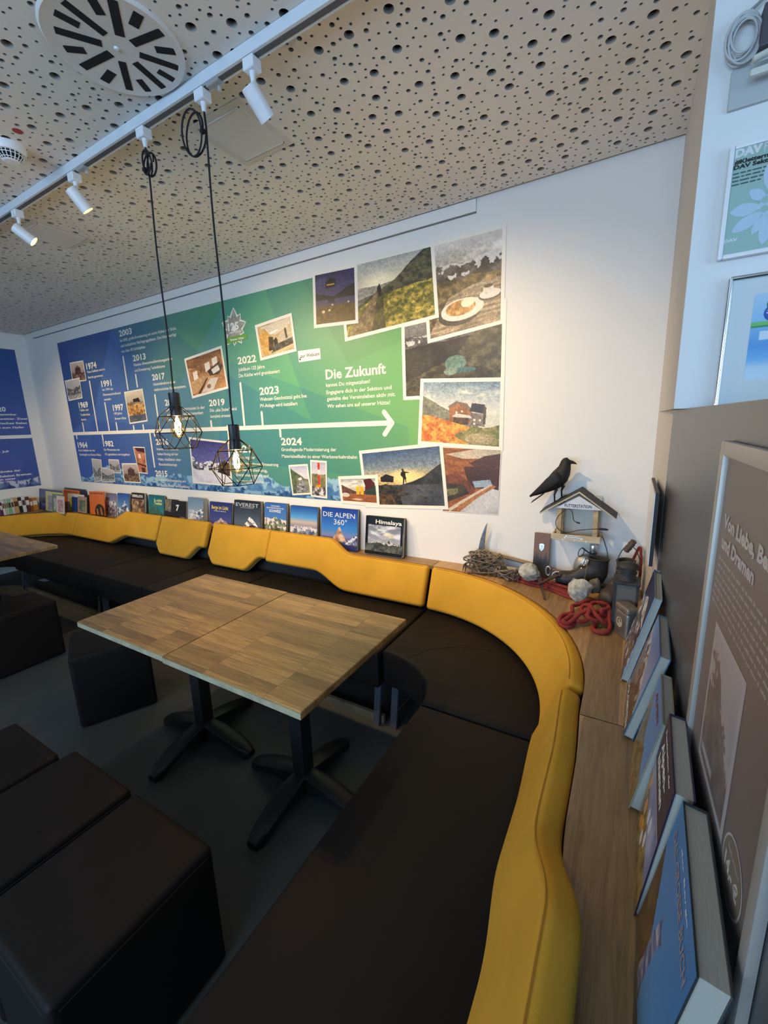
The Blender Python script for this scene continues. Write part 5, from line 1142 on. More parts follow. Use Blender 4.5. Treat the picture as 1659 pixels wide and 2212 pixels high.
obj('cover_sheet', (lambda b: (poly(b, [PR.P(*q_, .0195) for q_ in ((a0+.01, b0+.01), (a1-.01, b0+.01), (a1-.01, b1-.01), (a0+.01, b1-.01))]), b)[1])(bmesh.new()), glass_mat(), t)

(a0, b1) = pr_at(1580, 602); b0 = b1-.42; a1 = a0+.30
t = thing('certificate_frame', 'chrome-framed certificate, lower one on the blue-lit wall above the partition', 'picture frame', PR.P((a0+a1)/2, b0))
M_chrome = mat('polished_chrome', (.75, .77, .80), .12, 1)
for r_ in ((a0, b0, a0, b1), (a1, b0, a1, b1), (a0, b1, a1, b1), (a0, b0, a1, b0)):
    obj('frame_rail', tube(bmesh.new(), [PR.P(r_[0], r_[1], .016), PR.P(r_[2], r_[3], .016)], .0058, 12), M_chrome, t, smooth=50)
obj('backing', pbox(PR, a0+.003, b0+.003, a1-.003, b1-.003, .004, .012), mat('white_mount_board', lin((206, 214, 216)), .6), t)
P3 = Plane(PR.o+PR.n*.0122, PR.u, PR.v)
pu, pv = P3.uv(1631, 636); pw, ph = .145, .225
c = Cv(60, 90, (150, 190, 220)); c.grad([(0, (176, 206, 226)), (.3, (140, 190, 226)), (.6, (84, 150, 214)), (.75, (110, 176, 226)), (.86, (190, 214, 230)), (1, (196, 218, 232))]); c.poly([(0, .325), (1, .325), (1, .37), (0, .37)], (110, 190, 100)); c.poly([(0, .37), (1, .37), (1, .385), (0, .385)], (60, 140, 90)); c.poly([(.14, .43), (.9, .43), (.9, .53), (.14, .53)], (206, 222, 232))
sh = pic('certificate_sheet', c, P3.P(pu, pv, .0003), P3.P(pu+pw, pv, .0003), P3.P(pu+pw, pv-ph, .0003), P3.P(pu, pv-ph, .0003), t)
def disc3(u, v, r, l, m, nm):
    o = obj(nm, (lambda b: (poly(b, [P3.P(u+r*math.cos(2*math.pi*k/28), v+r*math.sin(2*math.pi*k/28), l) for k in range(28)]), b)[1])(bmesh.new()), m, t); o.parent = sh
disc3(pu+.046, pv-.030, .018, .0005, mat('deep_green_print', lin((20, 120, 80)), .5), 'green_disc'); disc3(pu+.046, pv-.052, .022, .0007, mat('deep_blue_print', lin((24, 84, 170)), .5), 'blue_disc')
for s_, du, dv, hh in (('ART-PROJEKT', .030, .046, .0028), ('zur Natur', .029, .053, .005)):
    o = text('seal_text', s_, P3, pu+du, pv-dv, M_print_white, t, .034, hh, .03, .0009); o.parent = sh
o = text('certificate_text', 'Bestätigung', P3, pu+.05, pv-.110, mat('teal_print', lin((30, 110, 120)), .5), t, .05, .006, .03, .0006); o.parent = sh
o = text('certificate_text', 'Urkunde', P3, pu+.05, pv-.142, MATS['teal_print'], t, .05, .008, .04, .0006); o.parent = sh
obj('glass', (lambda b: (poly(b, [PR.P(*q_, .0165) for q_ in ((a0+.004, b0+.004), (a1-.004, b0+.004), (a1-.004, b1-.004), (a0+.004, b1-.004))]), b)[1])(bmesh.new()), glass_mat(), t)

# coiled cable and bracket at the top right
cc = PR.at(1606, 84, .022); t = thing('cable_coil', 'bundle of coiled grey-white cable hanging high on the blue-lit wall', 'cable', cc)
M_cab = mat('grey_white_cable', (.50, .52, .53), .5); rnd = random.Random(3)
bm = bmesh.new(); pts = []
for i in range(30*9):
    a = i*2*math.pi/30; k = 1+.16*math.sin(i*.083)+.08*math.sin(i*.31); pts.append(cc+Vector((.030*k*math.cos(a)+.003*math.sin(i*.05), -.010*math.sin(i*.07), .046*k*math.sin(a)-.006*math.cos(i*.045))))
obj('coil', tube(bm, pts, .0026, 6), M_cab, t, smooth=True)
a = PR.at(1590, 48, .02); b = PR.at(1625, 20, .02); e = PR.at(1660, -14, .015)
obj('lead', tube(bmesh.new(), smooth_pts([cc+Vector((-.03, -.005, -.01)), a, b, e]), .0038, 8), mat('grey_cable', (.25, .28, .27), .6), t, smooth=True)
c1 = PR.at(1600, 135, .02)
t = thing('wall_bracket', 'white plastic bracket cut by the right edge of the photo under the cable coil', 'bracket', c1+Vector((.05, 0, -.02)))
p0 = PR.at(1626, 130, .06)
obj('arm', tube(bmesh.new(), [p0, p0+Vector((.06, .0, .012)), p0+Vector((.14, .0, .022))], .012, 12, flat=.6), mat('cream_plastic', (.62, .62, .56), .5), t, smooth=40)
obj('clamp', B(p0+Vector((-.002, -.002, -.034)), p0+Vector((.12, .012, -.018)), .004), MATS['cream_plastic'], t)
obj('wall_plate', B((p0.x-.035, YR-.012, p0.z-.07), (p0.x+.10, YR-.0005, p0.z+.02), .003), mat('pale_grey_plastic', (.45, .48, .48), .5), t)
t = obj('junction_box', B((p0.x+.012, YR-.05, p0.z+.03), (p0.x+.16, YR-.001, p0.z+.12), .004), mat('slate_plastic', (.07, .07, .085), .5)); tag(t, 'dark grey box beside the cable coil at the right edge', 'box')

# ------------------------------------------------------------------ bird feeder and crow
M_ply = mat('pale_plywood', (.52, .44, .31), .6, noise=(6, .18, (1, 1, 8)))
M_pine = mat('pine_wood', (.44, .32, .18), .6, noise=(10, .2, (1, 1, 4)))
M_roof = mat('dark_roofing_felt', (.045, .047, .052), .85, bump=(300, .3))
hx0, hx1, hy0, hy1, hz0 = -.338, -.106, 2.358, 2.488, .962
t = thing('bird_feeder', 'wooden bird feeder house with dark pitched roof on the wall in the corner', 'bird feeder', (-.222, 2.43, hz0))
obj('tray_front', B((hx0, hy0-.006, hz0), (hx1, hy0+.004, hz0+.034), .001, 1), M_ply, t)
obj('tray_floor', B((hx0, hy0+.004, hz0), (hx1, hy1, hz0+.008)), M_pine, t)
obj('tray_side', B((hx0, hy0+.004, hz0+.008), (hx0+.008, hy1, hz0+.034)), M_pine, t); obj('tray_side', B((hx1-.008, hy0+.004, hz0+.008), (hx1, hy1, hz0+.034)), M_pine, t)
obj('back_panel', B((hx0+.012, hy1, hz0), (hx1-.012, hy1+.008, 1.19)), mat('whitish_plywood', (.60, .60, .54), .6), t)
for x_ in (hx0+.018, hx1-.040):
    obj('post', B((x_, hy0+.006, hz0+.010), (x_+.022, hy0+.028, 1.150), .001, 1), M_pine, t); obj('post', B((x_, hy1-.026, hz0+.010), (x_+.022, hy1-.002, 1.150), .001, 1), M_pine, t)
apx, apz = -.217, 1.222; tlx, tlz = -.405, 1.098; trx, trz = -.041, 1.093
def gable(y):
    l = apz-.012
    return [Vector((-.330, y, 1.137)), Vector((-.107, y, 1.137)), Vector((apx, y, l-.005))]
obj('gable', loft(bmesh.new(), [gable(hy0-.004), gable(hy0+.006)]), mat('white_painted_board', (.62, .66, .72), .6, noise=(9, .12)), t)
for (ex, ez, nm) in ((tlx, tlz, 'l'), (trx, trz, 'r')):
    d = Vector((ex-apx, 0, ez-apz)); nv = Vector((-d.z, 0, d.x)).normalized(); nv = nv if nv.z > 0 else -nv
    up0 = Vector((0, 0, 1))
    def sec(y, th0, th1): return [Vector((apx, y, apz+th0)), Vector((ex, y, ez+th0)), Vector((ex, y, ez+th1)), Vector((apx, y, apz+th1))]
    obj('roof_board', loft(bmesh.new(), [sec(hy0-.014, 0, .009), sec(hy1+.008, 0, .009)]), M_ply, t)
    obj('roof_felt', loft(bmesh.new(), [sec(hy0-.015, .0092, .0125), sec(hy1+.009, .0092, .0125)]), M_roof, t)
PG = Plane((-.222, hy0-.0045, 0), (1, 0, 0), (0, 0, 1))
text('lettering', 'FUTTERSTATION', PG, -.062, 1.1445, M_dark_print, t, .128, .0165, .012, .0004)
for (a, b, c_, d_) in ((-.050, .984, .022, .993), (-.056, .974, .034, .9835)):
    pl = Plane((-.222, hy0-.0064, 0), (1, 0, 0), (0, 0, 1)); bm = bmesh.new(); poly(bm, [pl.P(*q_, .0002) for q_ in ((a, b), (c_, b), (c_, d_), (a, d_))]); o = obj('sticker', bm, M_print_white, t, label='small white printed sticker')
    bm = bmesh.new(); u = a+.008; rnd = random.Random(int(b*1000))
    while u < c_-.01:
        w_ = rnd.uniform(.003, .009); poly(bm, [pl.P(*q_, .0005) for q_ in ((u, b+.003), (u+w_, b+.003), (u+w_, b+.006), (u, b+.006))]); u += w_+.0016
    o2 = obj('sticker_print', bm, M_dark_print, t); o2.parent = o
bm = bmesh.new()
for x_, z_ in ((hx0+.005, .985), (hx0+.005, .970), (hx1-.006, .983)):
    o = obj('screw', lathe(bmesh.new(), [(0, .001), (.0022, .0008), (.0026, 0)], (x_, hy0-.006, z_), 10, (0, -1, 0)), M_alu, t)
for x_ in (-.283, -.225, -.170): obj('light_bead', lathe(bmesh.new(), [(0, .004), (.003, .003), (.0042, 0)], (x_, hy0-.006, .9655), 10, (0, -1, 0)), M_white, t)
HZ = lambda x, y, Y=2.345: onY(1100+x/6.38, 960+y/6.38, Y)
t = thing('usb_cable', 'thin black cable looping across the front of the bird feeder', 'cable', HZ(640, 1080))
M_blk = mat('black_plastic', (.012, .012, .013), .4)
pts = smooth_pts([HZ(930, 1075), HZ(890, 1045), HZ(878, 980), HZ(858, 910), HZ(800, 893), HZ(710, 950), HZ(648, 1040), HZ(650, 1130), HZ(720, 1200), HZ(820, 1213), HZ(940, 1185), HZ(1080, 1172), HZ(1240, 1165, 2.35)], 6)
obj('wire', tube(bmesh.new(), pts, .0019, 7), M_blk, t, smooth=True)
obj('plug', tube(bmesh.new(), [HZ(925, 1072), HZ(945, 1080), HZ(978, 1088)], [.003, .0045, .003], 8), M_blk, t)
obj('connector', tube(bmesh.new(), [HZ(1235, 1165), HZ(1240, 1166), HZ(1330, 1172), HZ(1366, 1178)], [.003, .006, .0055, .003], 8), M_blk, t)
t = thing('wall_cable', 'thin dark cable running down the wall from the bird feeder behind the boots', 'cable', HZ(1265, 1240, 2.49))
obj('wire', tube(bmesh.new(), smooth_pts([HZ(1262, 1235, 2.485), HZ(1300, 1310, 2.49), HZ(1330, 1410, 2.49), HZ(1352, 1500, 2.485), HZ(1362, 1600, 2.48)], 6), .0019, 7), M_blk, t, smooth=True)

# crow
yc = 2.405
M_crow = mat('matt_black_feathers', (.010, .010, .011), .62, bump=(70, .5, (1, 1, 1)))
t = thing('crow_figure', 'black crow figure standing on the left slope of the bird feeder roof', 'bird', (-.33, yc, 1.18))
spine = [(-.462, 1.186, .004, .010), (-.440, 1.196, .008, .016), (-.412, 1.213, .015, .022), (-.388, 1.232, .026, .030), (-.362, 1.254, .037, .038), (-.338, 1.276, .044, .042), (-.320, 1.300, .044, .041), (-.307, 1.324, .038, .036), (-.300, 1.345, .031, .030), (-.298, 1.362, .0275, .026), (-.296, 1.377, .024, .023), (-.294, 1.390, .016, .016), (-.292, 1.397, .004, .004)]
rings = []
for i, (x, z, rz, ry) in enumerate(spine):
    a = spine[max(i-1, 0)]; b = spine[min(i+1, len(spine)-1)]; d = Vector((b[0]-a[0], 0, b[1]-a[1])).normalized(); n1 = Vector((d.z, 0, -d.x))
    rings.append([Vector((x, yc, z))+n1*(rz*math.cos(2*math.pi*k/20))+Vector((0, ry*math.sin(2*math.pi*k/20), 0)) for k in range(20)])
obj('body', loft(bmesh.new(), rings), M_crow, t, smooth=True)
obj('beak', loft(bmesh.new(), [[Vector((x, yc+ry*math.sin(2*math.pi*k/12), z+rz*math.cos(2*math.pi*k/12))) for k in range(12)] for x, z, rz, ry in ((-.290, 1.374, .014, .013), (-.276, 1.375, .011, .009), (-.262, 1.373, .008, .0065), (-.250, 1.369, .005, .004), (-.242, 1.364, .0012, .0012))]), mat('black_horn', (.012, .012, .013), .4), t, smooth=True)
for sy in (-1, 1):
    rings = []
    for (x, z, h, o_) in ((-.470, 1.182, .005, .010), (-.440, 1.205, .012, .020), (-.405, 1.232, .020, .031), (-.370, 1.262, .028, .039), (-.340, 1.290, .030, .043), (-.318, 1.312, .018, .042)):
        c_ = Vector((x, yc+sy*(o_-.002), z)); n1 = Vector((.62, 0, -.78))
        rings.append([c_+n1*(h*math.cos(2*math.pi*k/12))+Vector((0, sy*.005*math.sin(2*math.pi*k/12), 0)) for k in range(12)])
    obj('wing', loft(bmesh.new(), rings), M_crow, t, smooth=True)
    obj('eye', lathe(bmesh.new(), [(0, .0012), (.003, .0004), (.0032, -.001)], (-.286, yc+sy*.0235, 1.380), 12, (0.2, sy, 0)), mat('glossy_black_eye', (.01, .01, .01), .1), t)
    fx = -.335 if sy < 0 else -.305; zr = apz+(fx-apx)/(tlx-apx)*(tlz-apz)+.0128
    hip = Vector((fx+.002, yc+sy*.016, 1.232 if sy < 0 else 1.248)); ft = Vector((fx-.004, yc+sy*.018, zr+.004)); kn = (hip+ft)/2+Vector((-.006, 0, .004))
    lg = obj('leg', tube(bmesh.new(), [hip, kn, ft], [.009, .0048, .0036], 8), M_crow, t, smooth=True)
    bm = bmesh.new()
    for a in (-.5, 0, .5, 3.14):
        L_ = .028 if a < 3 else .018; dx = math.cos(a)*L_; dy = math.sin(a)*L_; tube(bm, [ft, ft+Vector((dx*.5, dy*.5, dx*.5*.66+.001)), ft+Vector((dx, dy, dx*.66-.002))], [.0035, .003, .0015], 6)
    o = obj('toes', bm, M_crow, t); o.parent = lg
obj('tail', loft(bmesh.new(), [[Vector((x+dz*.6, yc+sy_*w_, z+dz)) for sy_, dz in ((-1, -.009), (1, -.009), (1, .008), (-1, .008))] for x, z, w_ in ((-.395, 1.205, .014), (-.425, 1.180, .018), (-.452, 1.158, .017), (-.460, 1.152, .010))]), M_crow, t)

# ------------------------------------------------------------------ old climbing gear on the corner ledge
M_steel = mat('old_grey_steel', (.20, .21, .215), .42, .8, noise=(30, .3))
M_rust = mat('rusty_iron', (.085, .058, .045), .7, .5, noise=(40, .4), bump=(200, .4))
M_ash = mat('worn_ash_wood', (.26, .19, .12), .6, noise=(12, .3, (1, 1, 1)))
M_strap = mat('worn_grey_straps', (.20, .155, .11), .9, noise=(50, .3))
M_rope = mat('faded_red_rope', (.21, .026, .024), .85, noise=(120, .25), bump=(900, .5))
M_rock = mat('speckled_grey_rock', (.36, .36, .33), .85, noise=(45, .45), bump=(60, 1))
t = thing('ice_axe', 'old ice axe with a curved steel pick leaning along the wall', 'ice axe', (-.50, 2.455, .74))
obj('shaft', tube(bmesh.new(), [(-.765, 2.462, .812), (-.60, 2.470, .788), (-.40, 2.478, .756), (-.275, 2.482, .738)], [.015, .0135, .013, .0125], 14, flat=.8), M_ash, t, smooth=40)
pk = []
for i in range(13):
    q = i/12; x = -.752+.028*q**1.8; z = .815+.178*q; w_ = .022*(1-q)**.8+.0015; pk.append([Vector((x-w_, 2.449, z)), Vector((x+w_*.75, 2.449, z)), Vector((x+w_*.75, 2.456, z)), Vector((x-w_, 2.456, z))])
obj('pick', loft(bmesh.new(), pk), M_steel, t, smooth=30)
obj('adze', loft(bmesh.new(), [[Vector((-.750+dx, 2.4525+sy*w_, z)) for sy, dx in ((-1, -.010), (1, -.010), (1, .008), (-1, .008))] for z, w_ in ((.815, .006), (.78, .012), (.745, .022), (.722, .026))]), M_steel, t)
obj('ferrule', tube(bmesh.new(), [(-.785, 2.4525, .815), (-.735, 2.4525, .807), (-.70, 2.4525, .802)], [.012, .018, .0155], 12), M_steel, t)
obj('spike', tube(bmesh.new(), [(-.277, 2.482, .738), (-.262, 2.482, .736), (-.245, 2.482, .733)], [.013, .009, .002], 10), M_rust, t)
def straps(seed, cx, cy, cz, rx, ry, rz, n, parent, m=M_strap, r=.0064, flat=.30):
    rnd = random.Random(seed)
    for k in range(n):
        P_ = []; a0 = rnd.uniform(0, 6.28); N_ = rnd.randint(5, 8)
        for i in range(N_):
            a = a0+i*rnd.uniform(.6, 1.5); q = rnd.uniform(.45, 1); P_.append((cx+rx*q*math.cos(a), cy+ry*q*math.sin(a), max(ZL+.006, cz+rz*rnd.uniform(-1, 1))))
        obj('strap', tube(bmesh.new(), smooth_pts(P_, 6), r*rnd.uniform(.8, 1.2), 6, flat=flat), m, parent, smooth=True)
def crampon(label, cx, cy, ang, L_, seed, nst, hz):
    t = thing('crampon', label, 'crampon', (cx, cy, ZL), 'old strap-on crampons'); M = Matrix.Translation((cx, cy, 0)) @ Matrix.Rotation(ang, 4, 'Z')
    z0 = ZL+.042; out = [(-.5, .12), (-.42, .24), (-.25, .26), (-.05, .17), (.15, .24), (.38, .28), (.5, .12)]
    loop = [M @ Vector((x*L_, y*L_*.8, z0)) for x, y in out]+[M @ Vector((x*L_, -y*L_*.8, z0)) for x, y in out[::-1]]
    obj('frame', tube(bmesh.new(), loop, .0052, 6, closed=True), M_rust, t)
    for x, y in out:
        for s in (1, -1):
            a = M @ Vector((x*L_, s*y*L_*.8, z0)); d = M @ Vector((x*L_*1.06, s*(y*L_*.8+.006), ZL+.001)); obj('spike', tube(bmesh.new(), [a, d], [.0055, .0012], 6), M_steel, t)
    for x in (-.3, .25):
        for s in (1, -1): obj('ring', tube(bmesh.new(), [M @ Vector((x*L_+.010*math.cos(k*.7), s*.27*L_*.8, z0+.012+.010*math.sin(k*.7))) for k in range(9)], .002, 5, closed=True), M_steel, t)
    straps(seed, cx, cy, ZL+hz*.55, L_*.56, .055, hz*.5, nst, t)
crampon('old crampon buried in a tangle of grey-brown straps, at the left of the gear', -.715, 2.385, .05, .24, 5, 16, .13)
crampon('old crampon with few straps, beside the first grey stone', -.565, 2.350, -.35, .15, 9, 7, .06)
t = thing('wooden_plaque', 'dark-ended wooden plaque with a small shield badge leaning on the wall', 'plaque', (-.405, 2.45, ZL))
th = math.atan2(.034, .262); M = Matrix.Translation((-.405, 2.441, ZL+.002)) @ Matrix.Rotation(-th, 4, 'X')
M_plq = bpy.data.materials.new('scorched_plaque_wood'); M_plq.use_nodes = True; nt = M_plq.node_tree; b = nt.nodes['Principled BSDF']; b.inputs['Roughness'].default_value = .45
tc = nt.nodes.new('ShaderNodeTexCoord'); sp_ = nt.nodes.new('ShaderNodeSeparateXYZ'); nz = nt.nodes.new('ShaderNodeTexNoise'); nz.inputs['Scale'].default_value = 9
mp = nt.nodes.new('ShaderNodeMapping'); mp.inputs['Scale'].default_value = (5, 1, .6); nt.links.new(tc.outputs['Object'], mp.inputs[0]); nt.links.new(mp.outputs[0], nz.inputs['Vector']); nt.links.new(tc.outputs['Object'], sp_.inputs[0])
ad = nt.nodes.new('ShaderNodeMath'); ad.operation = 'MULTIPLY_ADD'; ad.inputs[1].default_value = .16; nt.links.new(nz.outputs[0], ad.inputs[0]); nt.links.new(sp_.outputs['Z'], ad.inputs[2])
cr = nt.nodes.new('ShaderNodeValToRGB'); cr.color_ramp.elements[0].position = .19; cr.color_ramp.elements[0].color = (.022, .02, .02, 1); cr.color_ramp.elements[1].position = .23; cr.color_ramp.elements[1].color = (.17, .075, .035, 1)
nt.links.new(ad.outputs[0], cr.inputs[0]); nt.links.new(cr.outputs[0], b.inputs['Base Color'])
obj('board', B((-.043, -.012, 0), (.043, 0, .262), .002, 2, M), M_plq, t)
sh_ = [(-.013, .198), (-.013, .178), (-.008, .166), (0, .159), (.008, .166), (.013, .178), (.013, .198), (0, .203)]
o = obj('shield_badge', loft(bmesh.new(), [[M @ Vector((x, -.0125, z)) for x, z in sh_], [M @ Vector((x, -.0145, z)) for x, z in sh_]]), mat('silver_badge', (.62, .64, .66), .3, .6), t)
bm = bmesh.new()
for i in range(3): box(bm, (-.008+.001*i, -.0150, .186-.009*i), (.008-.001*i, -.0146, .189-.009*i), M=M)
o2 = obj('badge_engraving', bm, M_steel, t); o2.parent = o
def rope(name, label, paths, r, m=M_rope):
    t = None; c_ = Vector(paths[0][0]); t = thing(name, label, 'rope', (c_.x, c_.y, ZL))
    bm = bmesh.new()
    pts = []
    for p in paths: pts += smooth_pts(p, 7)
    obj('rope', tube(bm, pts, r, 9), m, t, smooth=True)
    return t
# elongated red skein under the stones
rnd = random.Random(21); P_ = []
A_, B_ = Vector((-.535, 2.395, ZL)), Vector((-.19, 2.225, ZL)); dd = (B_-A_).normalized(); nn = Vector((-dd.y, dd.x, 0))
for k in range(11):
    off = rnd.uniform(-.038, .038); z = ZL+.0075+.0125*(k//4)
    f0, f1 = rnd.uniform(-.02, .04), rnd.uniform(.92, 1.04); seq = [(f0, off), (.3, off*.9+rnd.uniform(-.01, .01)), (.6, off*.55), (.85, off*.8), (f1, off+rnd.uniform(-.01, .01))]
    if k % 2: seq = seq[::-1]
    for f, o_ in seq:
        q = A_.lerp(B_, f)+nn*o_; P_.append(Vector((q.x, q.y, z)))
rope('climbing_rope', 'dark red rope skein lying under the crampon, stones and pitons', [P_], .0082)
t = rope('climbing_rope', 'dark red rope end curling up behind the right boot', [[(-.05, 2.47, ZL+.012), (.0, 2.475, ZL+.05), (.045, 2.47, ZL+.16), (.070, 2.462, ZL+.235), (.080, 2.45, ZL+.20), (.083, 2.42, ZL+.09), (.075, 2.36, ZL+.012)]], .0068)
# loose red pile in front
Q = lambda x, y, l=0: onZ(1180+max(x, 190+(1400-y)*.05)/6.912, 1150+y/6.912, ZL+.0105+l)
pp = [Q(140, 1290), Q(230, 1250, .0), Q(330, 1260, .004), Q(420, 1290, .01), Q(410, 1370), Q(310, 1410), Q(210, 1370), Q(150, 1300, .012), Q(260, 1230, .016), Q(380, 1200, .02), Q(390, 1100, .016), Q(470, 1080, .01), Q(600, 1020, .02), Q(740, 1030, .0), Q(880, 1080, .0), Q(860, 1160, .012), Q(700, 1200, .03), Q(640, 1130, .03), Q(700, 1050, .03), Q(850, 1060, .03), Q(930, 1110, .02), Q(900, 1200, .03), Q(760, 1250, .03), Q(620, 1240, .02), Q(520, 1170, .02), Q(560, 1090, .03), Q(660, 1100, .04),
      Q(720, 1200, .045), Q(800, 1290, .03), Q(880, 1350, .012), Q(900, 1260, .02), Q(820, 1180, .05), Q(930, 1150, .05), Q(940, 1300, .02), Q(950, 1420, .0), Q(900, 1490, .0), Q(780, 1490, .0), Q(690, 1430, .0), Q(740, 1360, .0), Q(660, 1290, .016), Q(560, 1330, .01), Q(470, 1320, .016), Q(400, 1230, .03), Q(300, 1290, .024), Q(250, 1330, .02), Q(340, 1350, .016), Q(500, 1220, .036), Q(640, 1160, .05), Q(620, 1260, .04), Q(760, 1330, .02)]
rope('climbing_rope', 'loose pile of bright red rope in front of the boots and stones', [pp], .0092, mat('bright_red_rope', (.27, .028, .024), .85, noise=(120, .2), bump=(900, .5)))
def rock(name, label, c_, r, seed, m=M_rock, par=None):
    bm = bmesh.new(); bmesh.ops.create_icosphere(bm, subdivisions=4, radius=1); rnd = random.Random(seed)
    pl_ = [(Vector((rnd.uniform(-1, 1), rnd.uniform(-1, 1), rnd.uniform(-1, 1))).normalized(), rnd.uniform(.62, .9)) for _ in range(16)]
    from mathutils import noise as mn
    for v in bm.verts:
        d = v.co.normalized(); k = 1.0
        for n_, o_ in pl_:
            dt = d.dot(n_)
            if dt > .05: k = min(k, o_/dt)
        k *= 1+.10*mn.noise(d*2.3+Vector((seed, 0, 0)))+.05*mn.noise(d*7+Vector((0, seed, 0)))
        v.co = Vector((d.x*r[0]*k, d.y*r[1]*k, d.z*r[2]*k))
    zmin = min(v.co.z for v in bm.verts)
    for v in bm.verts: v.co += Vector((c_[0], c_[1], c_[2]-zmin))
    o = obj(name, bm, m, None, smooth=25); tag(o, label, 'stone', 'grey stones on the corner ledge'); return o
rock('stone', 'rough grey stone lying on the red rope beside the iron pitons', (-.432, 2.285, ZL+.030), (.064, .045, .050), 3)
rock('stone', 'pale lumpy grey stone in front of the boots', (-.172, 2.185, ZL+.004), (.062, .045, .066), 8)
rock('stone', 'small dark brown stone leaning behind the pale lumpy one', (-.115, 2.252, ZL+.03), (.032, .028, .045), 12, mat('dark_brown_rock', (.13, .115, .09), .85, noise=(45, .4), bump=(60, 1)))
def piton(label, top, tip, r_eye, w_):
    top, tip = Vector(top), Vector(tip); t = thing('piton', label, 'piton', tip, 'rusty iron pitons'); d = (tip-top).normalized(); s = d.cross(Vector((0, 0, 1))).normalized(); n1 = s.cross(d)
    rings = []
    for i in range(9):
        q = i/8; c_ = top.lerp(tip, q); ww = w_*(1-q*.72); rings.append([c_+s*ww+n1*.003, c_-s*ww+n1*.003, c_-s*ww-n1*.003, c_+s*ww-n1*.003])
    obj('blade', loft(bmesh.new(), rings), M_rust, t)
    obj('eye', tube(bmesh.new(), [top-d*r_eye*.9+s*(r_eye*math.cos(k*.5236))+d*(r_eye*math.sin(k*.5236)) for k in range(12)], .0052, 6, closed=True), M_rust, t)
piton('long rusty piton pointing at the camera over the edge of the rope', (-.392, 2.300, ZL+.072), (-.326, 2.128, ZL+.006), .012, .012)
piton('short broad rusty piton lying right of the long one', (-.300, 2.318, ZL+.075), (-.372, 2.210, ZL+.050), .015, .014)
t = thing('carabiner', 'pale steel ring carabiner standing behind the pitons', 'carabiner', (-.352, 2.37, ZL+.05)); obj('body', tube(bmesh.new(), [(-.352+.012*math.cos(k*.5236), 2.37, ZL+.075+.026*math.sin(k*.5236)) for k in range(12)], .0042, 8, closed=True), mat('pale_steel', (.55, .55, .54), .35, .8), t, smooth=True)
obj('gate', tube(bmesh.new(), [(-.341, 2.368, ZL+.062), (-.341, 2.368, ZL+.088)], .0048, 8), M_steel, t)
t = obj('steel_ring', tube(bmesh.new(), [(-.300+.026*math.cos(k*.262), 2.345+.006*math.sin(k*.262), ZL+.062+.022*math.sin(k*.262)) for k in range(24)], .0026, 8, closed=True), MATS['pale_steel'], None, smooth=True); tag(t, 'thin bright metal ring beside the toe of the left boot', 'ring')

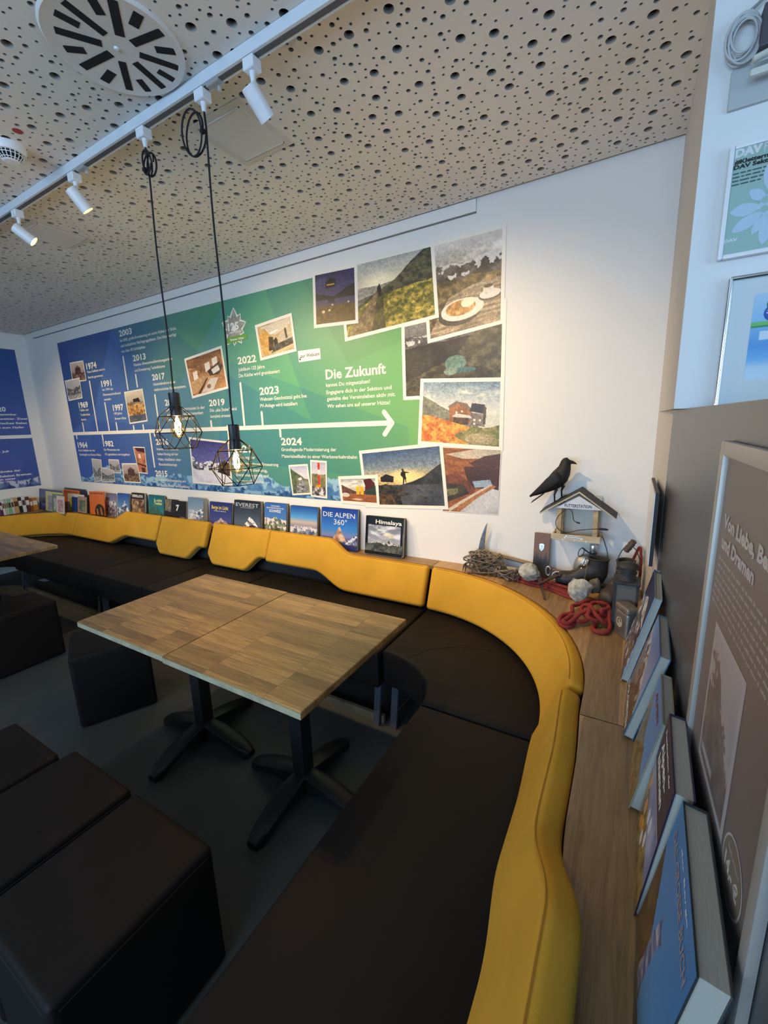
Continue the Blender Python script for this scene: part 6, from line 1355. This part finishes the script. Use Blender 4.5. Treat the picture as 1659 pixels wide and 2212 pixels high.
# boots
M_boot = mat('black_boot_leather', (.028, .024, .022), .5, noise=(20, .3), bump=(70, .35))
M_boot2 = mat('dark_brown_boot_leather', (.045, .030, .024), .5, noise=(20, .3), bump=(70, .35))
def boot(label, heel, toe, shaft_h, m, seed, lean=(0, 0)):
    heel, toe = Vector(heel), Vector(toe); d = (toe-heel); L_ = d.length; d.normalize(); s = Vector((-d.y, d.x, 0)); U = Vector((0, 0, 1)); t = thing('mountain_boot', label, 'boot', (heel+toe)/2, 'pair of old leather mountain boots')
    def pt(f, w_, z): return heel+d*(f*L_)+s*w_+U*z
    # sole
    out = [(-.02, 0), (.0, .026), (.12, .034), (.35, .028), (.60, .040), (.80, .043), (.93, .032), (1.0, .012)]
    full = out+[(f, -w_) for f, w_ in out[::-1][:-1]]; full = [(f, w_) for f, w_ in full]
    obj('sole', loft(bmesh.new(), [[pt(f, w_*k, z) for f, w_ in full] for z, k in ((.0, .97), (.004, 1.03), (.016, 1.05), (.020, .99))]), mat('worn_black_rubber', (.02, .02, .02), .75), t, smooth=35)
    fl = lambda z: Vector((lean[0], lean[1], 0))*max(0, z-.08)/.1
    secs = [(1.0, .040, 0, .014, .018), (.985, .043, 0, .026, .029), (.94, .046, 0, .034, .038), (.86, .049, 0, .038, .044), (.72, .052, .05, .038, .045), (.61, .059, .18, .045, .043), (.50, .067, .40, .055, .040), (.40, .076, .68, .066, .038), (.315, .090, .98, .070, .037), (.255, .108, 1.25, .061, .037), (.225, .128, 1.45, .053, .037), (.21, .150, 1.54, .048, .037), (.205, shaft_h, 1.5708, .048, .039)]
    rings = []
    for f, z, tl, rl, rw in secs:
        Lx = U*math.cos(tl)+d*math.sin(tl); c_ = pt(f, 0, z)+fl(z); r_ = []
        for k in range(28):
            a = 2*math.pi*k/28; q = c_+Lx*(rl*math.cos(a))+s*(rw*math.copysign(abs(math.sin(a))**.85, math.sin(a))); q.z = max(q.z, ZL+.017); r_.append(q)
        rings.append(r_)
    ctop = pt(.205, 0, 0)+fl(shaft_h)
    inner = [[ctop+U*z+d*(.048*k_*math.cos(2*math.pi*k/28))+s*(.039*k_*math.sin(2*math.pi*k/28)) for k in range(28)] for z, k_ in ((shaft_h-.001, .90), (shaft_h-.03, .84), (shaft_h-.08, .72))]
    bm = bmesh.new(); loft(bm, rings+inner[:1], close_ends=False); poly(bm, rings[0]); obj('upper', bm, m, t, smooth=60)
    sh_ = rings
    bm = bmesh.new(); loft(bm, inner, close_ends=False); poly(bm, inner[-1]); obj('lining', bm, mat('dark_green_lining', (.035, .038, .028), .9), t, smooth=60)
    obj('collar', tube(bmesh.new(), rings[-1], .0045, 8, closed=True), m, t, smooth=True)
    tc_ = [pt(f, w_, z) for f, w_, z in ((.80, .044, .055), (.79, .036, .074), (.78, .018, .085), (.78, -.018, .085), (.79, -.036, .074), (.80, -.044, .055))]
    obj('toe_seam', tube(bmesh.new(), smooth_pts(tc_, 4), .0016, 6), m, t, smooth=True)
    # tongue line, eyelets and laces
    for k, (f, z) in enumerate(((.66, .091), (.58, .106), (.52, .122), (.475, .140), (.445, .162), (.41, .168))):
        for sg in (1, -1):
            w_ = .019+.001*k; p = pt(f-.025, sg*w_, z)+fl(z)
            obj('eyelet', lathe(bmesh.new(), [(0, .0035), (.0034, .003), (.0042, 0)], p+d*.004, 10, d*.5+U*.5+s*sg*.6), MATS['pale_steel'], t)
    P_ = []
    for k, (f, z) in enumerate(((.66, .096), (.58, .112), (.52, .128), (.475, .146), (.445, .166))): P_.append(pt(f, (.017 if k % 2 else -.017), z+.005)+fl(z)); P_.append(pt(f-.02, (-.017 if k % 2 else .017), z+.008)+fl(z))
    P_ += [pt(.42, .044, .14), pt(.44, .051, .07), pt(.47, .056, .010)]
    obj('lace', tube(bmesh.new(), smooth_pts(P_, 4), .0019, 6), mat('grey_lace', (.16, .15, .13), .9), t, smooth=True)
    return t
boot('old black mountain boot pointing left in front of the canteen', (-.055, 2.375, ZL), (-.310, 2.355, ZL+.004), .178, M_boot, 1)
boot('old dark brown mountain boot pointing at the camera behind the lantern', (.035, 2.385, ZL), (-.058, 2.155, ZL), .190, M_boot2, 2, (0, .01))

# canteen
c_ = Vector((-.168, 2.456, ZL)); t = thing('canteen', 'round dented metal canteen with a black strap behind the left boot', 'bottle', c_)
rings = []
for i in range(15):
    a = math.pi*i/14; z = .085-.085*math.cos(a); w_ = .068*math.sin(a)**.85+.0005; dpt = .036*math.sin(a)**.7+.0005; rings.append([c_+Vector((w_*math.cos(2*math.pi*k/28), dpt*math.sin(2*math.pi*k/28), z+.001)) for k in range(28)])
obj('body', loft(bmesh.new(), rings), mat('dull_aluminium', (.45, .43, .40), .42, .8, noise=(14, .2), bump=(12, .3)), t, smooth=True)
n_ = c_+Vector((.026, 0, .160))
obj('neck', lathe(bmesh.new(), [(.018, -.015), (.017, .02), (.017, .036)], n_, 20), M_steel, t, smooth=40)
obj('cap', lathe(bmesh.new(), [(.020, .034), (.021, .038), (.021, .064), (.019, .068), (0, .068)], n_, 20), mat('bright_aluminium', (.7, .72, .74), .3, .85), t, smooth=40)
obj('strap', tube(bmesh.new(), smooth_pts([n_+Vector((.02, -.012, .024)), n_+Vector((-.005, -.024, .022)), n_+Vector((-.03, -.02, .034)), n_+Vector((-.050, -.014, .046))], 5), .0062, 8, flat=.6), M_blk, t, smooth=True)
cc_ = n_+Vector((-.056, -.016, .022)); obj('snap_hook', tube(bmesh.new(), [cc_+Vector((.013*math.cos(k*.4488)+.006*math.sin(k*.4488), 0, .026*math.sin(k*.4488))) for k in range(14)], .0022, 6, closed=True), M_blk, t, smooth=True)

# lantern
M_ln = mat('sooty_lantern_metal', (.045, .043, .042), .6, .3, noise=(25, .4), bump=(120, .2))
lx0, lx1, ly0, ly1 = -.024, .070, 1.966, 2.056; lcx, lcy = (lx0+lx1)/2, (ly0+ly1)/2
t = thing('lantern', 'old sooty square lantern with round chimney cap and wooden grip', 'lantern', (lcx, lcy, ZL))
obj('base', B((lx0, ly0, ZL), (lx1, ly1, ZL+.022), .002, 2), M_ln, t); obj('top_plate', B((lx0-.004, ly0-.004, .898), (lx1+.004, ly1+.004, .912), .002, 2), M_ln, t)
for x_ in (lx0, lx1-.010):
    for y_ in (ly0, ly1-.010): obj('post', B((x_, y_, ZL+.022), (x_+.010, y_+.010, .898)), M_ln, t)
obj('pane', B((lx0+.010, ly0+.004, ZL+.022), (lx1-.010, ly0+.006, .898)), mat('dusty_glass', (.16, .155, .15), .35, alpha=.82), t); obj('pane', B((lx0+.004, ly0+.010, ZL+.022), (lx0+.006, ly1-.010, .898)), MATS['dusty_glass'], t)
obj('chimney', lathe(bmesh.new(), [(.036, 0), (.034, .006), (.033, .026), (.036, .028), (.036, .034), (.032, .036), (.032, .050), (.042, .054), (.043, .060), (.036, .068), (.018, .074), (.010, .078), (0, .078)], (lcx, lcy, .912), 32), M_ln, t, smooth=35)
wr = [(lcx-.038, lcy, .955), (lcx-.040, lcy+.004, 1.00), (lcx-.022, lcy+.006, 1.045), (lcx-.002, lcy+.006, 1.058)]
obj('bail_wire', tube(bmesh.new(), smooth_pts(wr+[(lcx+.022, lcy+.006, 1.045), (lcx+.040, lcy+.004, 1.0), (lcx+.038, lcy, .955)], 5), .0020, 6), M_ln, t, smooth=True)
obj('grip', lathe(bmesh.new(), [(.008, -.030), (.0135, -.026), (.0115, -.018), (.0145, -.010), (.012, 0), (.0145, .010), (.0115, .018), (.0135, .026), (.008, .030)], (lcx, lcy+.006, 1.058), 18, (.5, 0, .87)), mat('dark_turned_wood', (.08, .045, .03), .5), t, smooth=40)

# tin canister
t = thing('tin_canister', 'small grey tin canister with a round emblem in front of the lantern', 'tin', (.034, 1.900, ZL)); M = Matrix.Translation((.034, 1.900, ZL)) @ Matrix.Rotation(math.radians(-60), 4, 'Z')
M_tin = mat('tarnished_tin', (.30, .29, .265), .42, .75, noise=(20, .25), bump=(30, .15))
obj('body', B((-.044, -.027, .0005), (.044, .027, .115), .012, 4, M), M_tin, t, smooth=40); obj('lid', B((-.0455, -.0285, .108), (.0455, .0285, .138), .011, 4, M), mat('brownish_tin_lid', (.23, .20, .165), .5, .6, noise=(25, .3)), t, smooth=40)
bm = bmesh.new(); lathe(bm, [(.024, -.0004), (.024, .0008), (.0215, .0008), (.0215, -.0004)], M @ Vector((-.006, -.0272, .062)), 32, M.to_3x3() @ Vector((0, -1, 0)))
o = obj('emblem', bm, mat('ochre_emblem', (.20, .13, .05), .6), t)
o2 = obj('emblem_disc', lathe(bmesh.new(), [(0, .0005), (.0215, .0004), (.0215, 0)], M @ Vector((-.006, -.0272, .062)), 28, M.to_3x3() @ Vector((0, -1, 0))), mat('pale_emblem', (.40, .36, .26), .6), t); o2.parent = o
bm = bmesh.new(); tube(bm, [M @ Vector((-.006+.010*math.cos(a), -.0285, .066+.012*math.sin(a))) for a in [x*.5 for x in range(0, 10)]], .0016, 5); o3 = obj('emblem_figure', bm, M_dark_print, t); o3.parent = o
# made-up white sheet standing in for a light spot under the far bench
c_ = onZ(97, 1253, .0); o = obj('light_spot_sheet', loft(bmesh.new(), [[c_+Vector((-.06, -.04, .0005)), c_+Vector((.07, -.02, .0005)), c_+Vector((.05, .06, .0005)), c_+Vector((-.05, .04, .0005))], [c_+Vector((-.06, -.04, .004)), c_+Vector((.07, -.02, .003)), c_+Vector((.05, .06, .010)), c_+Vector((-.05, .04, .006))]]), M_print_white); tag(o, 'small white sheet standing in for a light spot under the far left bench', 'light spot')
